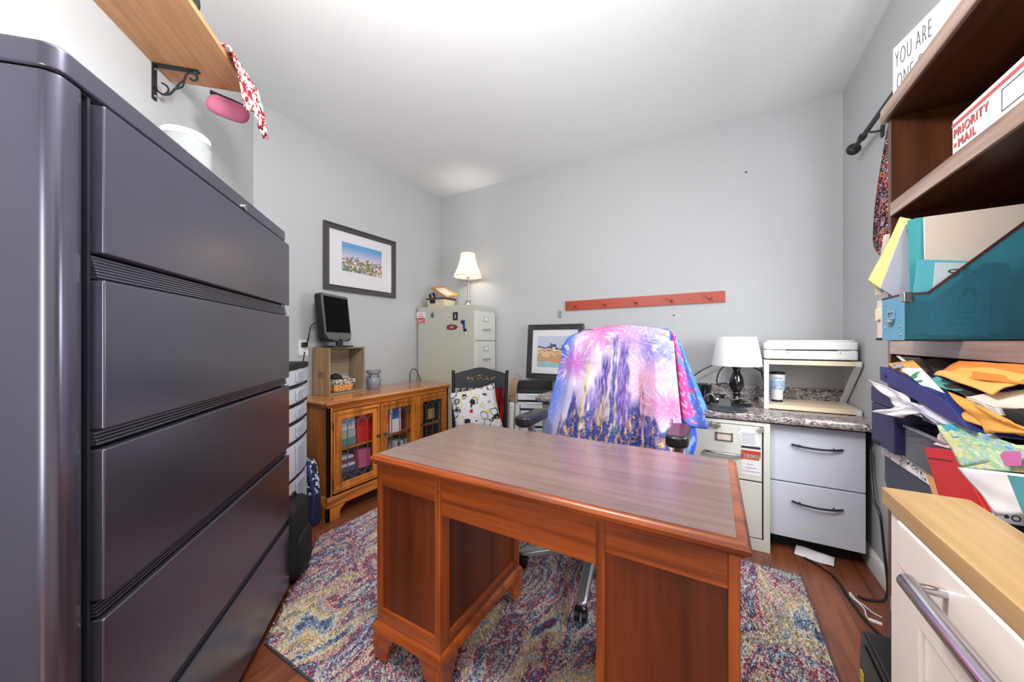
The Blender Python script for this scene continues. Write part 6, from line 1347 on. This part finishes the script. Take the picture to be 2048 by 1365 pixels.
t = root('clear_tray', (0.40, 0.99, zt_ + 0.088), 0, 'clear plastic lid lying on the smoky organizer tray', 'lid'); BX('sheet', (0, 0, 0), (0.14, 0.14, 0.010), M_frost, t, 0.002)
# pile of folders and papers behind the heap's front, standing on the shelf
zz = 0.776; R.seed(21)
for k in range(9):
    h_ = R.uniform(0.016, 0.034); dx = R.uniform(0.0, 0.03); dy = R.uniform(-0.012, 0.012)
    cname, cc_, nm_ = [('cream', (222, 210, 194), 'folder'), ('white', (228, 228, 230), 'paper_pad'), ('brown', (150, 116, 84), 'folder'), ('grey', (150, 152, 158), 'magazine'), ('white', (224, 222, 226), 'paper_pad'), ('pale blue', (170, 190, 212), 'notebook'), ('cream', (226, 214, 196), 'folder'), ('dark', (60, 60, 68), 'notebook'), ('white', (230, 230, 232), 'paper_pad')][k]
    o = BX(nm_, (0, 0, 0), (0.23 - dx, 0.27, h_), paint('pile_%d' % k, cc_, 0.7), None, 0.002); o.location = (0.43 + dx, 0.605 + dy, zz); zz += h_ + 0.0005
    tag(o, '%s %s, %s from the bottom of the pile inside the lower shelf' % (cname, nm_.replace('_', ' '), ['lowest', 'second', 'third', 'fourth', 'fifth', 'sixth', 'seventh', 'eighth', 'ninth'][k]), nm_.split('_')[-1])
# binder: spine seen from the room, lying on its side and tilted
P = [pX(x, y, 0.352) for x, y in ((1759, 733.5), (1763, 734), (1895, 805), (1938.6, 862), (1911, 848), (1760, 760))]
o = settle(MB().prism(P, (0.18, 0.0, -0.02)).build('navy_binder', M_navy, bevel=0.0015), 'royal blue ring binder lying tilted on the lower shelf heap', 'binder')
c_ = pX(1770.5, 753, 0.3515); h_ = MB(); h_.lathe([(0.0035, -0.001), (0.0045, 0.0), (0.0035, 0.001)], tuple(c_), axis='x', seg=16); sub(o, h_.build('ring_hole', M_blackm))
# papers: each sheet is a crumpled patch with its own depth into the shelf
def paper(name, pix, X, mat, label, cat='paper', th=0.0012, wave=0.006, sag=0.0, seed=1, nu=18, nv=12):
    """pix: four corners (x, y); X: their four distances from the room's centre line"""
    P = [pX(p[0], p[1], x) for p, x in zip(pix, X)]
    o = sheet(P, nu, nv, wave, sag, seed).build(name, mat, solid=th); return settle(o, label, cat)
M_man2 = paint('manila_dark', (214, 150, 62), 0.6, var=0.10); M_orange = paint('orange_kraft', (222, 128, 50), 0.6, var=0.05)
paper('manila_envelope', ((1776, 728), (1828, 722), (1925, 818), (1905, 842)), (0.372, 0.40, 0.385, 0.365), M_manila, 'manila envelope edge with postage lying on the blue binder', 'envelope', 0.003, 0.002, seed=3)
o = bpy.data.objects['manila_envelope']
st = paper('postage_stamps', ((1783, 731), (1801, 727), (1807, 735), (1788, 737)), (0.368, 0.380, 0.376, 0.364), blotch('stamp_print', [(70, 60, 110), (180, 170, 190), (60, 50, 90)], 120), 'purple postage stamps on the manila envelope', 'stamp', 0.0006, 0)
paper('leaf_print_paper', ((1800, 737), (1842, 737), (1942, 842), (1908, 825)), (0.365, 0.385, 0.37, 0.36), blotch('leaf_print', [(232, 232, 236), (232, 232, 236), (60, 130, 92), (40, 96, 70)], 34, rough=0.7, detail=1, pos=[0, 0.53, 0.54, 0.7], const=True), 'white sheet with green leaf print lying above the blue binder', 'paper', 0.0015, 0.002, seed=5)
paper('tan_folder', ((1797, 714), (1846, 718), (1905, 775), (1866, 775)), (0.40, 0.46, 0.45, 0.395), paint('tan_folder', (170, 152, 136), 0.7), 'tan folder with white edge sticking out under the middle shelf', 'folder', 0.003, 0.003, seed=6)
paper('white_board', ((1793, 713), (1800, 713), (1858, 762), (1850, 763)), (0.395, 0.40, 0.395, 0.39), M_paper, 'white card edge along the tan folder', 'card', 0.003, 0.0, seed=6)
paper('white_sheet', ((1842, 764), (1885, 772), (1990, 868), (1935, 850)), (0.375, 0.39, 0.375, 0.365), M_paper, 'white printed sheet slanting below the teal folder', 'paper', 0.002, 0.004, seed=8)
paper('lilac_sheet', ((1836, 806), (1898, 806), (2027, 897), (1938, 888)), (0.362, 0.372, 0.372, 0.36), paint('lilac_paper', (206, 204, 222), 0.75), 'pale lilac sheet sagging between the binder and manila envelope', 'paper', 0.0015, 0.006, seed=9)
P = [pX(x, y, X_) for x, y, X_ in ((1844, 720, 0.42), (1852, 718, 0.43), (1884, 742, 0.43), (1888, 752, 0.42), (1862, 742, 0.415))]
settle(MB().prism(P, (0.16, 0, 0.01)).build('brown_leather_book', paint('brown_leather', (84, 62, 62), 0.5), bevel=0.004), 'brown leather book corner under the middle shelf', 'book')
paper('orange_envelope', ((1869, 751), (1919, 722.5), (2060, 731), (2060, 770)), (0.385, 0.44, 0.45, 0.40), M_orange, 'orange kraft envelope inside flap just under the middle shelf', 'envelope', 0.002, 0.004, seed=10)
paper('large_manila_envelope', ((1869, 751), (1935, 733), (2075, 748), (1982, 789)), (0.382, 0.425, 0.42, 0.378), M_manila, 'large manila envelope topmost of the heap on the lower shelf', 'envelope', 0.003, 0.008, seed=11)
paper('teal_folder', ((1844, 767), (1874, 754), (1945, 780), (1912, 782)), (0.382, 0.40, 0.40, 0.378), paint('teal_card', (88, 172, 166), 0.6), 'small teal card under the large manila envelope', 'card', 0.002, 0.002, seed=12)
paper('dark_photo', ((1884, 770), (1925, 768), (1968, 789), (1932, 793)), (0.38, 0.40, 0.40, 0.378), paint('dark_photo', (58, 50, 48), 0.4), 'dark photograph sticking out right of the teal card', 'photo', 0.0015, 0.002, seed=13)
for k in range(4):
    paper('catalogue', ((1930 + 2 * k, 794 + 3 * k), (2060, 780 + 14 * k), (2075, 822 + 6 * k), (1992 + 3 * k, 816 + 5 * k)), (0.372, 0.42, 0.41, 0.366), [M_cream, M_paper, paint('mag_white', (224, 224, 236), 0.5), M_cream][k], ['cream catalogue topmost of the white stack', 'white catalogue second in the white stack', 'pale catalogue third in the white stack', 'cream catalogue lowest of the white stack'][k], 'catalogue', 0.003, 0.003, seed=14)
P = [pX(x, y, 0.372) for x, y in ((1960, 806), (2075, 838), (2075, 870), (2010, 840))]
settle(MB().prism(P, (0.17, 0, 0.01)).build('black_folder', M_blackm), 'black folder below the white catalogue stack', 'folder')
paper('handwritten_manila_envelope', ((1900, 785), (2075, 866), (2060, 874), (1937, 846)), (0.37, 0.385, 0.366, 0.362), M_man2, 'crumpled manila envelope with black handwriting in the middle of the heap', 'envelope', 0.003, 0.012, seed=16)
paper('brown_envelope', ((1902, 786), (1990, 828), (2075, 868), (1974, 868)), (0.366, 0.368, 0.366, 0.358), M_man2, 'lower half of the handwritten manila envelope in the heap', 'envelope', 0.003, 0.010, seed=17)
t = text('handwriting', 'Recommended', 0.011, M_ink, None, (0, 0, 0), (0, 0, 0), sx=1.0); A_ = pX(1962, 851, 0.3535); B_ = pX(2034, 872, 0.3535); C2 = pX(1962, 841, 0.3535)
t.matrix_local = Matrix.Translation(A_) @ basis(B_ - A_, C2 - A_).to_4x4(); env_ = bpy.data.objects['brown_envelope']; t.parent = env_; t.matrix_local = Matrix.Translation(-env_.location) @ t.matrix_local
def adopt(child, par):
    for k in ('label', 'category', 'group'):
        if k in child: del child[k]
    child.parent = par; child.location = child.location - par.location
adopt(st, bpy.data.objects['manila_envelope'])
def crayon():
    m, nt, b = newmat('crayon_drawing'); N = nt.nodes.new; Lk = nt.links.new; setin(b, Roughness=0.8)
    tc = N('ShaderNodeTexCoord'); mp = N('ShaderNodeMapping'); mp.inputs['Rotation'].default_value = (0.9, 0, 0); mp.inputs['Scale'].default_value = (1, 0.35, 1.8); Lk(tc.outputs['Object'], mp.inputs[0])
    n1 = N('ShaderNodeTexNoise'); n1.inputs['Scale'].default_value = 130; n1.inputs['Detail'].default_value = 3; Lk(mp.outputs[0], n1.inputs[0])
    n2 = N('ShaderNodeTexNoise'); n2.inputs['Scale'].default_value = 22; Lk(tc.outputs['Object'], n2.inputs[0])
    a = N('ShaderNodeMath'); a.operation = 'MULTIPLY_ADD'; a.inputs[1].default_value = 0.45; Lk(n2.outputs[0], a.inputs[0]); m_ = N('ShaderNodeMath'); m_.operation = 'MULTIPLY'; m_.inputs[1].default_value = 0.6; Lk(n1.outputs[0], m_.inputs[0]); Lk(m_.outputs[0], a.inputs[2])
    cr = N('ShaderNodeValToRGB'); e = cr.color_ramp.elements; e[0].position = 0.40; e[0].color = lin((112, 170, 210)); e[1].position = 0.62; e[1].color = lin((222, 214, 120))
    for p_, c_ in ((0.44, (200, 216, 226)), (0.48, (130, 190, 110)), (0.51, (186, 208, 190)), (0.545, (170, 206, 130)), (0.58, (228, 224, 226))): k_ = e.new(p_); k_.color = lin(c_)
    Lk(cr.outputs[0], b.inputs['Base Color']); Lk(a.outputs[0], cr.inputs[0]); return m
paper('crayon_drawing', ((1874, 847), (1908, 848), (2075, 905), (1921, 937)), (0.362, 0.365, 0.36, 0.352), crayon(), 'child crayon drawing of green grass and blue sky drooping from the shelf', 'drawing', 0.001, 0.004, seed=18)
paper('drawing_page', ((1921, 937), (1937, 886), (2075, 892), (2075, 948)), (0.353, 0.358, 0.362, 0.355), crayon(), 'second crayon page with a pink figure beside the grass drawing', 'drawing', 0.001, 0.002, seed=19)
P = [pX(x, y, 0.350) for x, y in ((2001, 911), (2010, 903), (2042, 903), (2043, 932), (2012, 933))]
o = settle(MB().prism(P, (-0.0008, 0, 0)).build('pink_paper_figure', paint('pink_crayon', (206, 110, 170), 0.7)), 'pink paper shape glued on the crayon page', 'paper'); adopt(o, bpy.data.objects['drawing_page'])
paper('turquoise_card', ((1878, 845), (1908, 849), (1932, 875), (1906, 876)), (0.3605, 0.3635, 0.361, 0.358), paint('turquoise_card', (70, 178, 198), 0.6), 'turquoise paper strip at the top of the crayon drawing', 'paper', 0.001, 0.002, seed=20)
paper('torn_paper', ((1738, 759), (1811, 790), (1840, 836), (1790, 812)), (0.345, 0.356, 0.362, 0.36), M_paper, 'torn white paper tongue poking out above the navy box', 'paper', 0.001, 0.010, seed=21)
paper('crumpled_paper', ((1743, 824), (1800, 812), (1868, 812), (1800, 836)), (0.340, 0.355, 0.362, 0.35), M_paper, 'pointed crumpled white paper hanging in front of the navy box', 'paper', 0.001, 0.012, seed=22)
paper('white_letter', ((1800, 800), (1836, 808), (1906, 852), (1872, 848)), (0.352, 0.358, 0.362, 0.36), paint('lilac_paper', (206, 204, 222), 0.75), 'white letter hanging below the blue binder', 'letter', 0.001, 0.004, seed=23)
paper('pink_page', ((1872, 880), (1884, 858), (1908, 900), (1870, 890)), (0.372, 0.372, 0.368, 0.37), paint('pale_pink_page', (226, 190, 190), 0.7), 'pale pink page curling behind the red folder', 'paper', 0.001, 0.004, seed=24)
P = [pX(x, y, 0.362) for x, y in ((1847.6, 894.6), (1906, 901), (1972, 1022), (1886, 1022))]
o = settle(MB().prism(P, (0.012, 0, 0)).build('red_folder', M_red, bevel=0.001), 'bright red folder leaning down behind the cart top', 'folder')
sub(o, MB().tube([pX(1856, 916, 0.3615), pX(1880, 919, 0.3612), pX(1904, 923, 0.3615)], 0.0009, 6).build('crease', paint('dark_red', (110, 20, 18), 0.6)))
P = [pX(x, y, 0.376) for x, y in ((1858, 886), (1903, 888), (1907, 902), (1856, 896))]
settle(MB().prism(P, (0.006, 0, 0)).build('orange_folder', M_orange), 'orange folder tab just above the red folder', 'folder')
P = [pX(x, y, 0.379) for x, y in ((1841, 917), (1852, 918), (1890, 1010), (1872, 1010))]
settle(MB().prism(P, (0.006, 0, 0)).build('peach_envelope', paint('peach', (226, 166, 112), 0.7)), 'peach envelope edge left of the red folder', 'envelope')
for k, (c, lb) in enumerate((((196, 190, 214), 'pale lilac magazine edge right of the red folder'), ((108, 60, 130), 'purple magazine edge right of the red folder'), ((34, 30, 34), 'black magazine with magenta edge right of the red folder'))):
    P = [pX(x, y, 0.368 + 0.004 * k) for x, y in ((1924 + 5 * k, 938), (1932 + 7 * k, 940), (1990 + 9 * k, 1030), (1974 + 7 * k, 1030))]
    settle(MB().prism(P, (0.004, 0, 0)).build('magazine', paint('edge%d' % k, c, 0.5)), lb, 'magazine')
paper('lettered_page', ((1914, 935), (2075, 952), (2075, 1030), (1994, 1030)), (0.345, 0.352, 0.352, 0.348), M_paper, 'white page lettered ure drooping at the right edge', 'paper', 0.001, 0.003, seed=25)
t = text('printed_letters', 'future', 0.017, M_ink, None, (0, 0, 0), (0, 0, 0), bold=0.0002); A_ = pX(2026, 1010, 0.3445); B_ = pX(2010, 966, 0.3445); C2 = pX(2018, 1012, 0.3445)
t.matrix_local = Matrix.Translation(A_) @ basis(B_ - A_, C2 - A_).to_4x4(); env_ = bpy.data.objects['lettered_page']; t.parent = env_; t.matrix_local = Matrix.Translation(-env_.location) @ t.matrix_local
P = [pX(x, y, 0.3445) for x, y in ((2016, 951), (2075, 958), (2075, 1030), (2048, 1030))]
adopt(settle(MB().prism(P, (-0.0008, 0, 0)).build('teal_panel', paint('teal_card2', (72, 150, 160), 0.6)), 'teal panel', 'card'), bpy.data.objects['lettered_page'])

# ------------------------------------------------------------------ kitchen cart in front of the bookcase
t = root('kitchen_cart', (0.243, 0.79, 0.0), -90, 'cream kitchen cart with a butcher block top and steel towel bar', 'cart')
CW, CDd, CT = 1.0, 0.10, 0.934
M_cream_p = paint('cream_lacquer', (246, 234, 226), 0.35, coat=0.2)
MB().rbox((-0.004, -0.008, CT - 0.026), (CW, CDd - 0.012, CT), 0.004, 3).build('block_top', M_butcher, t, 0.002)
BX('corner_post', (0.0, 0.002, 0.0), (0.05, 0.05, CT - 0.027), M_cream_p, t, 0.003); BX('corner_post', (CW - 0.05, 0.002, 0.0), (CW, 0.05, CT - 0.027), M_cream_p, t, 0.003)
BX('cart_body', (0.01, 0.012, 0.06), (CW - 0.01, CDd - 0.02, CT - 0.027), M_cream_p, t, 0.001)
BX('drawer_front', (0.043, -0.006, CT - 0.10), (CW - 0.043, 0.012, CT - 0.030), M_cream_p, t, 0.006, 4)
frame_ring(0.052, 0.10, 0.55, CT - 0.106, 0.05, -0.002, 0.012).build('door_frame', M_cream_p, t, 0.004)
BX('door_panel', (0.10, 0.004, 0.15), (0.50, 0.010, CT - 0.155), M_cream_p, t, 0.002)
br_ = MB(); br_.lathe([(0.003, 0.163), (0.007, 0.1645), (0.0095, 0.169), (0.0095, 0.80)], (0, -0.036, CT - 0.062), axis='x', seg=28); br_.lathe([(0.005, -0.036), (0.006, 0.0)], (0.176, 0, CT - 0.062), axis='y', seg=14)
br_.build('towel_bar', M_chrome, t)
